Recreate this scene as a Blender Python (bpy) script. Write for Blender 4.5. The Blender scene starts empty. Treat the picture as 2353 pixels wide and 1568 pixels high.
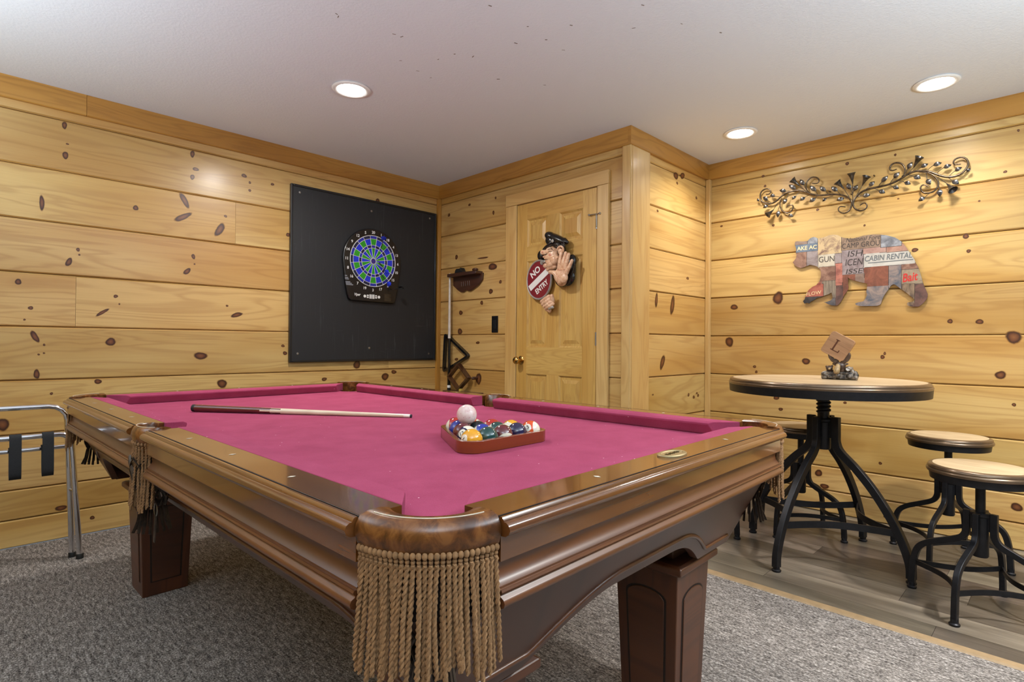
import bpy, bmesh, math, random
from math import sin, cos, pi, radians, atan2, hypot, sqrt
from mathutils import Matrix, Vector
random.seed(7)
SC = bpy.context.scene
COL = SC.collection
LAMP0=1
AREAK = 1.0
EXPO = 0.0
UPK = 1.5
WORLD = 0.2
KNOTS={
'L':[(0.4,2.19,0.01,0.021,0),(0.413,2.094,0.006,0.0047,0),(0.405,2.032,0.0117,0.021,0),(1.009,2.188,0.0117,0.0213,0),(1.028,2.1,0.016,0.0107,0),(1.01,2.048,0.0117,0.016,0),(1.309,2.122,0.016,0.012,0),(1.345,2.085,0.008,0.008,0),(1.345,2.034,0.009,0.008,0),(1.49,2.104,0.012,0.008,0),(2.291,2.143,0.016,0.02,0),(0.312,1.761,0.01,0.04,0),(0.722,1.809,0.014,0.0133,0),(0.969,1.898,0.0163,0.0453,28),(0.961,1.797,0.0163,0.0507,-58),(1.167,1.752,0.0187,0.0507,-30),(1.2,1.842,0.0093,0.008,0),(0.463,1.538,0.0083,0.0093,0),(0.469,1.511,0.005,0.0047,0),(0.425,1.468,0.0117,0.0257,-25),(1.02,1.566,0.0093,0.016,20),(1.027,1.521,0.0047,0.0053,0),(0.987,1.473,0.014,0.0233,-40),(1.599,1.782,0.015,0.012,0),(0.224,1.345,0.0133,0.014,0),(0.273,1.215,0.01,0.0093,0),(0.25,1.154,0.005,0.0047,0),(0.633,1.299,0.01,0.0093,0),(0.573,1.206,0.0083,0.0347,-55),(0.65,1.256,0.004,0.0053,0),(1.273,1.222,0.0133,0.0373,-70),(1.215,1.277,0.008,0.006,0),(0.291,1.068,0.0117,0.035,25),(0.328,1.026,0.005,0.006,0),(0.307,0.976,0.005,0.0047,0),(0.328,0.983,0.005,0.004,0),(0.612,1.044,0.024,0.021,0),(0.3,0.875,0.0117,0.0257,0),(0.557,0.826,0.016,0.014,0),(1.066,0.962,0.0373,0.0213,0),(2.127,0.887,0.0293,0.03,0),(2.371,0.788,0.032,0.0267,0),(1.19,0.786,0.028,0.0267,0),(0.36,0.771,0.0067,0.007,0),(0.173,0.627,0.0233,0.0327,0),(0.405,0.164,0.0233,0.014,0),(0.539,0.084,0.01,0.0107,0),(1.571,1.025,0.012,0.009,0),(1.586,0.975,0.015,0.012,0),(1.87,0.787,0.02,0.012,0),(0.267,-0.008,0.012,0.008,0),(1.018,0.733,0.021,0.016,0),(2.45,0.822,0.024,0.0147,0)],
'D':[(-3.532,1.755,0.016,0.0183,0),(-3.1,1.637,0.045,0.0267,0),(-3.117,1.45,0.02,0.02,0),(-3.22,1.368,0.015,0.0167,0),(-3.471,1.299,0.0213,0.0183,0),(-3.48,1.148,0.0267,0.0257,0),(-3.262,1.058,0.0213,0.01,0),(-3.521,0.922,0.0213,0.011,0),(-3.248,0.777,0.03,0.0467,0),(-3.634,2.114,0.015,0.0128,0),(-3.375,2.155,0.0133,0.01,0),(-3.072,2.156,0.0093,0.01,0),(-3.095,2.047,0.01,0.0167,0),(-3.209,1.715,0.06,0.0067,0),(-3.012,1.515,0.014,0.0133,0)],
'B':[(-1.13,2.281,0.0107,0.009,0),(-0.727,2.184,0.006,0.008,0),(-0.977,2.188,0.0093,0.0105,0),(-1.487,2.216,0.009,0.009,0),(-1.473,2.145,0.008,0.009,0),(-1.143,1.929,0.0093,0.008,0),(-1.417,1.868,0.0093,0.0075,0),(-0.882,1.79,0.006,0.0067,0),(-0.711,1.922,0.005,0.0047,0),(-0.345,1.844,0.005,0.0053,0),(-0.401,1.661,0.014,0.014,0),(-0.63,1.611,0.0163,0.0117,0),(-0.389,1.578,0.01,0.0093,0),(-1.384,1.374,0.033,0.042,0),(-0.468,1.196,0.0117,0.0133,0),(-0.342,1.191,0.016,0.014,0),(-1.682,1.325,0.027,0.018,0),(-1.715,1.078,0.027,0.036,0),(-1.208,0.953,0.0233,0.021,0),(-1.537,0.907,0.012,0.009,0),(-1.525,0.871,0.009,0.009,0),(-0.786,0.99,0.0117,0.0117,0),(-0.775,1.011,0.007,0.0093,0),(-0.205,1.107,0.03,0.035,0),(-0.256,0.907,0.0233,0.021,0),(-1.391,0.704,0.0187,0.015,0),(-1.363,0.628,0.0133,0.0107,0),(-0.983,0.702,0.0093,0.008,0),(-0.203,0.754,0.0083,0.0093,0),(-0.795,0.356,0.0093,0.008,0),(-1.13,0.241,0.021,0.0213,0),(-1.096,0.163,0.024,0.016,0),(-0.191,0.223,0.0233,0.021,0),(-0.769,0.048,0.01,0.0107,0),(-1.778,1.914,0.01,0.0067,0),(-0.189,2.185,0.005,0.007,0),(-0.24,1.98,0.0083,0.007,0)],
'R':[(3.166,0.732,0.0107,0.0053,0),(3.64,0.703,0.0127,0.012,0),(3.717,0.683,0.0158,0.0105,0),(3.762,0.708,0.0133,0.0075,0),(3.782,0.691,0.0133,0.0117,0),(3.282,0.938,0.0227,0.0533,-25),(3.443,2.199,0.03,0.024,15),(3.533,2.219,0.03,0.021,20),(3.461,2.153,0.012,0.009,0),(3.209,1.92,0.0113,0.008,0),(3.407,1.319,0.024,0.0693,-12),(3.201,1.341,0.016,0.048,-10),(3.737,2.105,0.0133,0.01,0),(3.616,1.519,0.019,0.009,0)],
}
BEAR=[(-0.323,0.177),(-0.312,0.179),(-0.277,0.173),(-0.249,0.172),(-0.24,0.181),(-0.231,0.189),(-0.214,0.194),(-0.199,0.189),(-0.188,0.181),(-0.167,0.182),(-0.14,0.188),(-0.123,0.193),(-0.1,0.194),(-0.077,0.189),(-0.063,0.179),(-0.053,0.172),(-0.035,0.164),(-0.013,0.159),(0.013,0.157),(0.041,0.161),(0.065,0.166),(0.09,0.167),(0.12,0.166),(0.15,0.161),(0.185,0.152),(0.226,0.134),(0.257,0.107),(0.282,0.068),(0.3,0.032),(0.319,-0.003),(0.324,-0.015),(0.328,-0.029),(0.338,-0.049),(0.346,-0.079),(0.352,-0.103),(0.358,-0.13),(0.364,-0.154),(0.376,-0.188),(0.383,-0.208),(0.382,-0.224),(0.377,-0.239),(0.359,-0.262),(0.342,-0.277),(0.322,-0.277),(0.3,-0.274),(0.289,-0.268),(0.285,-0.258),(0.289,-0.251),(0.3,-0.25),(0.312,-0.248),(0.322,-0.239),(0.314,-0.226),(0.297,-0.21),(0.283,-0.194),(0.266,-0.179),(0.249,-0.164),(0.232,-0.147),(0.222,-0.141),(0.211,-0.144),(0.204,-0.153),(0.192,-0.174),(0.178,-0.196),(0.17,-0.212),(0.164,-0.227),(0.158,-0.251),(0.151,-0.259),(0.139,-0.264),(0.103,-0.264),(0.055,-0.262),(0.033,-0.258),(0.022,-0.246),(0.033,-0.241),(0.067,-0.233),(0.079,-0.215),(0.085,-0.196),(0.082,-0.177),(0.085,-0.152),(0.087,-0.132),(0.084,-0.126),(0.06,-0.12),(0.029,-0.108),(0.004,-0.098),(-0.014,-0.087),(-0.018,-0.079),(-0.015,-0.102),(-0.016,-0.12),(-0.013,-0.142),(-0.015,-0.156),(-0.027,-0.177),(-0.037,-0.189),(-0.046,-0.216),(-0.059,-0.237),(-0.075,-0.254),(-0.105,-0.251),(-0.128,-0.242),(-0.141,-0.232),(-0.153,-0.23),(-0.135,-0.227),(-0.115,-0.221),(-0.103,-0.21),(-0.101,-0.195),(-0.108,-0.17),(-0.121,-0.178),(-0.148,-0.187),(-0.172,-0.196),(-0.192,-0.199),(-0.205,-0.211),(-0.226,-0.22),(-0.236,-0.233),(-0.25,-0.228),(-0.266,-0.232),(-0.274,-0.216),(-0.264,-0.205),(-0.258,-0.182),(-0.242,-0.147),(-0.22,-0.128),(-0.196,-0.117),(-0.179,-0.097),(-0.17,-0.07),(-0.168,-0.043),(-0.172,-0.02),(-0.189,0.0),(-0.207,0.009),(-0.234,0.017),(-0.251,0.011),(-0.272,0.003),(-0.29,0.001),(-0.312,0.012),(-0.327,0.026),(-0.338,0.042),(-0.326,0.057),(-0.318,0.069),(-0.315,0.087),(-0.319,0.1),(-0.317,0.127),(-0.321,0.143),(-0.327,0.162)]
PATCH=[('blue',-0.323,0.103,-0.188,0.154),('tan',-0.188,0.073,-0.053,0.196),('cream',-0.185,-0.003,-0.089,0.075),('brownl',-0.328,0.152,-0.249,0.177),('steel',-0.249,0.144,-0.188,0.194),('rust1',-0.338,-0.001,-0.253,0.113),('greyl',-0.253,-0.008,-0.186,0.104),('wood',-0.053,0.087,0.155,0.175),('steel',0.155,0.082,0.259,0.155),('pink',0.063,0.052,0.183,0.09),('salmon',0.183,0.049,0.294,0.097),('lav',-0.049,-0.065,0.067,0.088),('white',0.067,-0.029,0.324,0.055),('rust2',0.071,-0.147,0.195,-0.023),('steel2',0.195,-0.172,0.258,-0.024),('rust1',0.257,-0.059,0.346,-0.022),('bait',0.258,-0.143,0.36,-0.059),('stripe',0.258,-0.253,0.322,-0.142),('rust3',0.322,-0.283,0.387,-0.147),('steel2',0.02,-0.267,0.198,-0.145),('greyl',-0.09,0.011,-0.052,0.073),('salmon2',-0.086,-0.129,-0.047,0.011),('rust1',-0.179,-0.094,-0.086,-0.004),('woodg',-0.153,-0.205,-0.082,-0.095),('red',-0.275,-0.191,-0.153,-0.111),('dark',-0.275,-0.241,-0.165,-0.19),('rust3',-0.085,-0.259,-0.043,-0.128),('greyd',-0.165,-0.257,-0.084,-0.168),('rust2',-0.045,-0.196,0.024,-0.063),('brownl',0.02,-0.125,0.074,-0.064)]
BTEXT=[('AKE AC','cream',-0.312,0.119,-0.193,0.139,0),('GUN','ink',-0.181,0.026,-0.092,0.061,0),('National Fore','ink',-0.029,0.141,0.153,0.148,0.3),('CAMP GROU','ink',-0.049,0.105,0.15,0.122,0),('ISH','ink',-0.019,0.049,0.064,0.076,0.15),('ICEN','ink',-0.031,-0.009,0.065,0.03,0.15),('ISSE','ink',-0.028,-0.057,0.065,-0.034,0.15),('CABIN RENTAL','grey',0.073,0.015,0.31,0.031,0.15),('Bait','red',0.261,-0.13,0.338,-0.079,0.3),('FLOW','cream',-0.255,-0.182,-0.165,-0.154,0.1)]
SCROLL=[(0.0055,[(-0.508,0.031),(-0.492,0.029),(-0.48,0.036),(-0.477,0.047),(-0.485,0.059),(-0.499,0.067),(-0.516,0.068),(-0.533,0.06),(-0.544,0.045),(-0.547,0.023),(-0.543,0.003),(-0.532,-0.014),(-0.513,-0.027),(-0.492,-0.034),(-0.473,-0.036),(-0.45,-0.031),(-0.426,-0.015),(-0.404,0.002),(-0.381,0.015),(-0.358,0.02),(-0.336,0.021),(-0.314,0.021),(-0.292,0.015),(-0.27,0.006),(-0.248,-0.005),(-0.227,-0.019),(-0.205,-0.028),(-0.184,-0.035),(-0.163,-0.038),(-0.155,-0.039),(-0.119,-0.042),(-0.087,-0.047),(-0.056,-0.056),(-0.036,-0.065),(-0.016,-0.078),(-0.004,-0.094),(0.004,-0.113),(0.003,-0.131),(-0.003,-0.151),(-0.017,-0.167),(-0.036,-0.173),(-0.052,-0.168),(-0.064,-0.157),(-0.069,-0.144),(-0.066,-0.133),(-0.056,-0.128),(-0.03,-0.135)]),(0.0045,[(-0.403,-0.012),(-0.414,-0.027),(-0.417,-0.051),(-0.415,-0.073),(-0.405,-0.091),(-0.392,-0.107),(-0.373,-0.116),(-0.355,-0.115),(-0.34,-0.102),(-0.334,-0.086),(-0.34,-0.072),(-0.353,-0.067),(-0.367,-0.069),(-0.374,-0.08)]),(0.0045,[(-0.227,-0.019),(-0.242,-0.002),(-0.253,0.016),(-0.256,0.038),(-0.253,0.061),(-0.242,0.077),(-0.225,0.088),(-0.206,0.086),(-0.189,0.076),(-0.18,0.06),(-0.185,0.047),(-0.197,0.043),(-0.221,0.049)]),(0.006,[(0.048,-0.138),(0.064,-0.129),(0.077,-0.131),(0.085,-0.145),(0.081,-0.16),(0.068,-0.17),(0.05,-0.172),(0.032,-0.163),(0.018,-0.148),(0.012,-0.128),(0.014,-0.106),(0.024,-0.087),(0.04,-0.07),(0.063,-0.056),(0.092,-0.048),(0.121,-0.046),(0.159,-0.044),(0.196,-0.04),(0.232,-0.03),(0.259,-0.016),(0.29,0.001),(0.309,0.008),(0.328,0.01),(0.347,0.007),(0.376,0.0),(0.4,-0.012),(0.426,-0.03),(0.449,-0.044),(0.476,-0.054),(0.503,-0.055),(0.526,-0.049),(0.545,-0.033),(0.557,-0.014),(0.56,0.006),(0.553,0.027),(0.539,0.04),(0.524,0.044),(0.508,0.04),(0.499,0.031),(0.497,0.018),(0.505,0.01),(0.529,0.006)]),(0.005,[(0.259,-0.007),(0.27,0.002),(0.275,0.02),(0.272,0.044),(0.26,0.066),(0.243,0.077),(0.225,0.08),(0.209,0.073),(0.201,0.058),(0.205,0.043),(0.217,0.038),(0.235,0.042)]),(0.005,[(0.342,0.004),(0.366,-0.004),(0.391,-0.016),(0.413,-0.037),(0.426,-0.062),(0.43,-0.084),(0.424,-0.105),(0.409,-0.121),(0.389,-0.126),(0.369,-0.123),(0.354,-0.11),(0.349,-0.091),(0.355,-0.078),(0.368,-0.077),(0.385,-0.09)])]
LEAVES=[(-0.361,0.066,-0.316,0.029,-0.312,0.021),(-0.419,0.041,-0.376,0.026,-0.347,0.023),(-0.479,0.02,-0.447,0.005,-0.413,-0.006),(-0.525,0.017,-0.494,-0.013,-0.475,-0.031),(-0.564,0.012,-0.552,-0.01,-0.537,-0.018),(-0.526,-0.059,-0.492,-0.047,-0.478,-0.04),(-0.394,-0.057,-0.372,-0.023,-0.36,0.009),(-0.342,-0.035,-0.314,-0.017,-0.296,0.006),(-0.291,-0.051,-0.259,-0.034,-0.237,-0.024),(-0.235,-0.071,-0.197,-0.052,-0.188,-0.037),(-0.43,-0.14,-0.421,-0.094,-0.422,-0.069),(-0.331,-0.149,-0.361,-0.132,-0.38,-0.115),(-0.292,0.088,-0.266,0.045,-0.253,0.007),(-0.233,0.036,-0.195,-0.008,-0.188,-0.03),(-0.174,0.019,-0.14,-0.018,-0.127,-0.037),(-0.108,0.005,-0.073,-0.031,-0.058,-0.052),(-0.02,0.01,-0.002,-0.033,0.008,-0.06),(0.036,-0.011,0.016,-0.047,0.011,-0.062),(0.126,-0.009,0.096,-0.034,0.073,-0.054),(0.193,0.011,0.16,-0.022,0.144,-0.043),(0.25,0.021,0.221,-0.01,0.201,-0.037),(-0.159,-0.08,-0.135,-0.063,-0.098,-0.054),(-0.079,-0.087,-0.036,-0.081,-0.008,-0.082),(0.104,-0.086,0.063,-0.086,0.036,-0.081),(0.179,-0.089,0.147,-0.068,0.121,-0.05),(0.248,-0.076,0.218,-0.059,0.196,-0.042),(0.311,0.066,0.288,0.029,0.279,0.003),(0.385,0.039,0.351,0.025,0.327,0.01),(0.446,0.031,0.407,0.024,0.378,0.001),(0.489,0.01,0.453,0.0,0.42,-0.025),(0.534,-0.013,0.503,-0.029,0.476,-0.052),(0.571,-0.025,0.554,-0.046,0.535,-0.053),(0.351,-0.038,0.317,-0.019,0.29,-0.004),(0.304,-0.061,0.273,-0.043,0.249,-0.029),(0.395,-0.083,0.38,-0.046,0.374,-0.006),(0.522,-0.104,0.492,-0.078,0.469,-0.053),(0.438,-0.158,0.438,-0.115,0.43,-0.086),(0.339,-0.166,0.371,-0.148,0.395,-0.127)]
BLOOMS=[(-0.332,0.089,-0.292,0.045,-0.259,0.008),(-0.487,-0.117,-0.456,-0.083,-0.431,-0.041),(0.008,0.059,0.01,-0.001,0.009,-0.11),(-0.069,0.022,-0.038,-0.021,-0.01,-0.077),(0.088,0.022,0.061,-0.022,0.028,-0.079),(0.347,0.079,0.317,0.032,0.29,0.001),(0.498,-0.135,0.469,-0.091,0.428,-0.047)]
DARTS=[(2.294, 1.765, 0.05, 2.248, 1.835, 0.16), (2.27, 1.673, 0.05, 2.28, 1.577, 0.16), (2.289, 1.583, 0.05, 2.301, 1.488, 0.16), (2.4, 1.465, 0.05, 2.425, 1.478, 0.14)]
SCUFFS=[(1.074,2.088,60),(1.088,2.101,120),(1.469,1.605,30),(1.794,1.462,20),(1.881,1.176,20),(2.276,1.044,20),(2.102,1.13,30),(1.992,1.288,160),(1.732,1.723,25),(1.676,1.945,120),(1.58,2.081,130),(1.603,1.989,170),(1.578,2.241,30),(1.464,2.217,0),(1.908,2.02,0),(1.804,1.609,0),(1.664,2.251,0),(1.352,2.04,150),(1.318,2.047,20),(1.922,1.61,10),(1.675,1.597,0),(2.116,1.895,0)]
CAMR=[[0.707051, -0.707117, 0.008059], [-0.009503, 0.001895, 0.999953], [0.707099, 0.707094, 0.00538]]
CAMF=1280.22

# ---------------------------------------------------------------- helpers
def lerp(a, b, t): return a + (b - a) * t
def spline(P, n=6, closed=False):
    P = [Vector(p) for p in P]; out = []; N = len(P)
    rng = N if closed else N - 1
    for i in range(rng):
        if closed: a, b, c, d = P[(i-1) % N], P[i], P[(i+1) % N], P[(i+2) % N]
        else: a, b, c, d = P[max(i-1, 0)], P[i], P[i+1], P[min(i+2, N-1)]
        for k in range(n):
            t = k / n
            out.append(.5*((2*b)+(c-a)*t+(2*a-5*b+4*c-d)*t*t+(3*b-a-3*c+d)*t**3))
    if not closed: out.append(P[-1])
    return out
class MB:
    def __init__(s): s.v = []; s.f = []; s.uv = []; s.m = []
    def add(s, V, F, UV=None, mat=0, M=None):
        o = len(s.v)
        for p in V:
            p = Vector(p)
            s.v.append(tuple(M @ p) if M is not None else tuple(p))
        for i, f in enumerate(F):
            s.f.append(tuple(k + o for k in f))
            s.uv.append(UV[i] if UV else [(V[k][0], V[k][1]) for k in f])
            s.m.append(mat[i] if isinstance(mat, list) else mat)
        return s
    def box(s, x0, x1, y0, y1, z0, z1, g=0, mat=0, M=None):
        V = [(x, y, z) for x in (x0, x1) for y in (y0, y1) for z in (z0, z1)]
        F = [(0, 1, 3, 2), (4, 6, 7, 5), (0, 4, 5, 1), (2, 3, 7, 6), (0, 2, 6, 4), (1, 5, 7, 3)]
        ax = [0, 0, 1, 1, 2, 2]; ou, ov = random.random()*9, random.random()*9; UV = []
        for f, a in zip(F, ax):
            o = [k for k in (0, 1, 2) if k != a]
            if g in o: al = g; ac = [k for k in o if k != g][0]
            else: al, ac = o[0], o[1]
            UV.append([(V[k][al]*(1 if g in o else .15)+ou, V[k][ac]+ov) for k in f])
        return s.add(V, F, UV, mat, M)
    def prism(s, P, z0, z1, mat=0, M=None, matside=None):
        n = len(P); ou, ov = random.random()*9, random.random()*9
        V = [(p[0], p[1], z0) for p in P] + [(p[0], p[1], z1) for p in P]
        F = [tuple(range(n))[::-1], tuple(range(n, 2*n))]
        UV = [[(V[k][0]+ou, V[k][1]+ov) for k in f] for f in F]
        ms = [mat, mat]
        for i in range(n):
            j = (i+1) % n; F.append((i, j, n+j, n+i))
            UV.append([(V[i][0]+ou, ov), (V[j][0]+ou, ov+.01), (V[j][0]+ou, ov+.03), (V[i][0]+ou, ov+.03)]); ms.append(mat if matside is None else matside)
        return s.add(V, F, UV, ms, M)
    def tube(s, P, r, n=8, closed=False, mat=0, M=None, flat=1.0):
        P = [Vector(p) for p in P]; N = len(P); V = []; F = []; UV = []
        T = []
        for i in range(N):
            a = P[(i-1) % N] if (closed or i > 0) else P[i]
            b = P[(i+1) % N] if (closed or i < N-1) else P[i]
            t = (b-a); T.append(t.normalized() if t.length > 1e-9 else Vector((0, 0, 1)))
        u = T[0].orthogonal().normalized(); L = 0; LL = []
        for i in range(N):
            u = (u - T[i]*u.dot(T[i]));
            u = u.normalized() if u.length > 1e-6 else T[i].orthogonal().normalized()
            w = T[i].cross(u); ri = r[i] if isinstance(r, (list, tuple)) else r
            if i: L += (P[i]-P[i-1]).length
            LL.append(L)
            for k in range(n):
                a = 2*pi*k/n; V.append(P[i]+u*cos(a)*ri+w*sin(a)*ri*flat)
        for i in range(N if closed else N-1):
            j = (i+1) % N
            for k in range(n):
                l = (k+1) % n; F.append((i*n+k, i*n+l, j*n+l, j*n+k))
                UV.append([(LL[i], k/n*.1), (LL[i], (k+1)/n*.1), (LL[i]+.01, (k+1)/n*.1), (LL[i]+.01, k/n*.1)])
        if not closed:
            F.append(tuple(range(n))[::-1]); UV.append([(0, 0)]*n)
            F.append(tuple(range((N-1)*n, N*n))); UV.append([(0, 0)]*n)
        return s.add(V, F, UV, mat, M)
    def lathe(s, pr, n=32, mat=0, M=None):
        V = []; F = []; N = len(pr); ms = []; UV = []
        for r, z in pr:
            for k in range(n):
                a = 2*pi*k/n; V.append((r*cos(a), r*sin(a), z))
        for i in range(N-1):
            for k in range(n):
                l = (k+1) % n; q = (i*n+k, i*n+l, (i+1)*n+l, (i+1)*n+k)
                F.append(q); UV.append([(V[x][0], V[x][1]+V[x][2]) for x in q]); ms.append(mat[i] if isinstance(mat, list) else mat)
        for i in (0, N-1):
            if pr[i][0] > 1e-6:
                F.append(tuple(range(i*n, i*n+n))); UV.append([(V[x][0], V[x][1]) for x in F[-1]]); ms.append(mat[0 if i == 0 else -1] if isinstance(mat, list) else mat)
        return s.add(V, F, UV, ms, M)
    def ell(s, c, r, rot=None, n=12, mat=0, M=None):
        V = []; F = []; m = n*2; rot = rot or Matrix.Identity(3)
        for i in range(n+1):
            t = pi*i/n
            for k in range(m):
                a = 2*pi*k/m
                V.append(Vector(c)+rot @ Vector((r[0]*sin(t)*cos(a), r[1]*sin(t)*sin(a), r[2]*cos(t))))
        for i in range(n):
            for k in range(m):
                l = (k+1) % m; F.append((i*m+k, i*m+l, (i+1)*m+l, (i+1)*m+k))
        return s.add(V, F, None, mat, M)
    def caps(s, a, b, ra, rb, n=8, mat=0, M=None):
        a, b = Vector(a), Vector(b); P = []; R = []
        d = (b-a).normalized()
        for k in range(4):
            t = pi/2*k/4; P.append(a-d*ra*cos(t)); R.append(max(ra*sin(t), ra*.08))
        for k in range(5): P.append(a.lerp(b, k/4)); R.append(lerp(ra, rb, k/4))
        for k in range(1, 5):
            t = pi/2*k/4; P.append(b+d*rb*sin(t)); R.append(max(rb*cos(t), rb*.08))
        return s.tube(P, R, n, False, mat, M)
    def loft(s, rings, closed=True, mat=0, M=None, endcap=True):
        n = len(rings[0]); V = [p for r in rings for p in r]; F = []; UV = []; c = 0
        for i in range(len(rings)-1):
            for k in range(n if closed else n-1):
                l = (k+1) % n; F.append((i*n+k, i*n+l, (i+1)*n+l, (i+1)*n+k))
                UV.append([(i*.03, k*.02), (i*.03, k*.02+.02), (i*.03+.03, k*.02+.02), (i*.03+.03, k*.02)])
        if endcap and closed:
            F.append(tuple(range(n))[::-1]); UV.append([(0, 0)]*n)
            F.append(tuple(range((len(rings)-1)*n, len(rings)*n))); UV.append([(0, 0)]*n)
        return s.add(V, F, UV, mat, M)
    def extr(s, prof, L0, L1, fn, mat=0):
        """straight moulding: profile points (d, z), run from L0 to L1, fn(a, d, z) -> xyz"""
        n = len(prof); ou, ov = random.random()*9, random.random()*9; per = [0]
        for i in range(1, n+1):
            a, b = prof[i-1], prof[i % n]; per.append(per[-1]+hypot(a[0]-b[0], a[1]-b[1]))
        V = [fn(L0, d, z) for d, z in prof]+[fn(L1, d, z) for d, z in prof]; F = []; UV = []
        for i in range(n):
            j = (i+1) % n; F.append((i, j, n+j, n+i)); UV.append([(L0+ou, per[i]+ov), (L0+ou, per[i+1]+ov), (L1+ou, per[i+1]+ov), (L1+ou, per[i]+ov)])
        for f in (tuple(range(n))[::-1], tuple(range(n, 2*n))):
            F.append(f); UV.append([(prof[k % n][0]+ou, prof[k % n][1]+ov) for k in f])
        return s.add(V, F, UV, mat)
    def text(s, txt, x, y, w, h, z=0, depth=.0006, mat=0, M=None, shear=0, rot=0, bold=0.0):
        cu = bpy.data.curves.new('t', 'FONT'); cu.body = txt; cu.shear = shear; cu.resolution_u = 5; cu.offset = bold
        o = bpy.data.objects.new('t', cu); me = bpy.data.meshes.new_from_object(o)
        vs = [v.co.copy() for v in me.vertices]; fs = [tuple(p.vertices) for p in me.polygons]
        x0, x1 = min(v.x for v in vs), max(v.x for v in vs); y0, y1 = min(v.y for v in vs), max(v.y for v in vs)
        sx = w/(x1-x0); sy = h/(y1-y0) if h else sx
        if not w: sx = sy
        cx, cy = (x0+x1)/2, (y0+y1)/2; c, d = cos(rot), sin(rot); V = []
        for v in vs:
            a, b = (v.x-cx)*sx, (v.y-cy)*sy; V.append((x+a*c-b*d, y+a*d+b*c, z+depth))
        bpy.data.objects.remove(o); bpy.data.curves.remove(cu); bpy.data.meshes.remove(me)
        return s.add(V, fs, None, mat, M)
    def build(s, name, mats, parent=None, smooth=None, bevel=0, M=None, seg=2, weld=False, recalc=True):
        me = bpy.data.meshes.new(name); me.from_pydata(s.v, [], s.f)
        ul = me.uv_layers.new(name='UVMap')
        i = 0
        for p, uv in zip(me.polygons, s.uv):
            for k in range(p.loop_total): ul.data[i].uv = uv[k]; i += 1
        for m in (mats if isinstance(mats, (list, tuple)) else [mats]): me.materials.append(m)
        me.polygons.foreach_set('material_index', s.m)
        bm = bmesh.new(); bm.from_mesh(me)
        if weld: bmesh.ops.remove_doubles(bm, verts=bm.verts, dist=1e-5)
        if recalc: bmesh.ops.recalc_face_normals(bm, faces=bm.faces)
        bm.to_mesh(me); bm.free()
        if smooth is not None:
            me.polygons.foreach_set('use_smooth', [True]*len(me.polygons))
            me.set_sharp_from_angle(angle=radians(smooth))
        o = bpy.data.objects.new(name, me); COL.objects.link(o)
        if parent is not None: o.parent = parent
        if M is not None: o.matrix_local = M
        if bevel:
            b = o.modifiers.new('edge', 'BEVEL'); b.width = bevel; b.segments = seg; b.limit_method = 'ANGLE'; b.angle_limit = radians(40)
        return o
def tag(o, label=None, cat=None, group=None, kind=None):
    if label: o['label'] = label
    if cat: o['category'] = cat
    if group: o['group'] = group
    if kind: o['kind'] = kind
    return o
def empty(name, label, cat, M=None, group=None):
    o = bpy.data.objects.new(name, None); COL.objects.link(o); o.empty_display_size = .05
    if M is not None: o.matrix_world = M
    return tag(o, label, cat, group)
def tree_copy(root, M, label):
    r = root.copy(); COL.objects.link(r); r.matrix_world = M; r['label'] = label
    for ch in list(root.children):
        c = ch.copy(); COL.objects.link(c); c.parent = r
        for g in list(ch.children):
            d = g.copy(); COL.objects.link(d); d.parent = c
    return r
def wallM(w, r=0, h=0, d=0):
    """frame on a wall: local x to the right, y up, z out of the wall"""
    if w == 'L': return Matrix(((1, 0, 0, r), (0, 0, -1, 3.765-d), (0, 1, 0, h), (0, 0, 0, 1)))
    if w == 'R': return Matrix(((1, 0, 0, r), (0, 0, -1, 1.886-d), (0, 1, 0, h), (0, 0, 0, 1)))
    x = 2.885 if w == 'D' else 3.91
    return Matrix(((0, 0, -1, x-d), (-1, 0, 0, -r), (0, 1, 0, h), (0, 0, 0, 1)))
T = Matrix.Translation
def RZ(a): return Matrix.Rotation(a, 4, 'Z')
def RX(a): return Matrix.Rotation(a, 4, 'X')
def RY(a): return Matrix.Rotation(a, 4, 'Y')
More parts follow.
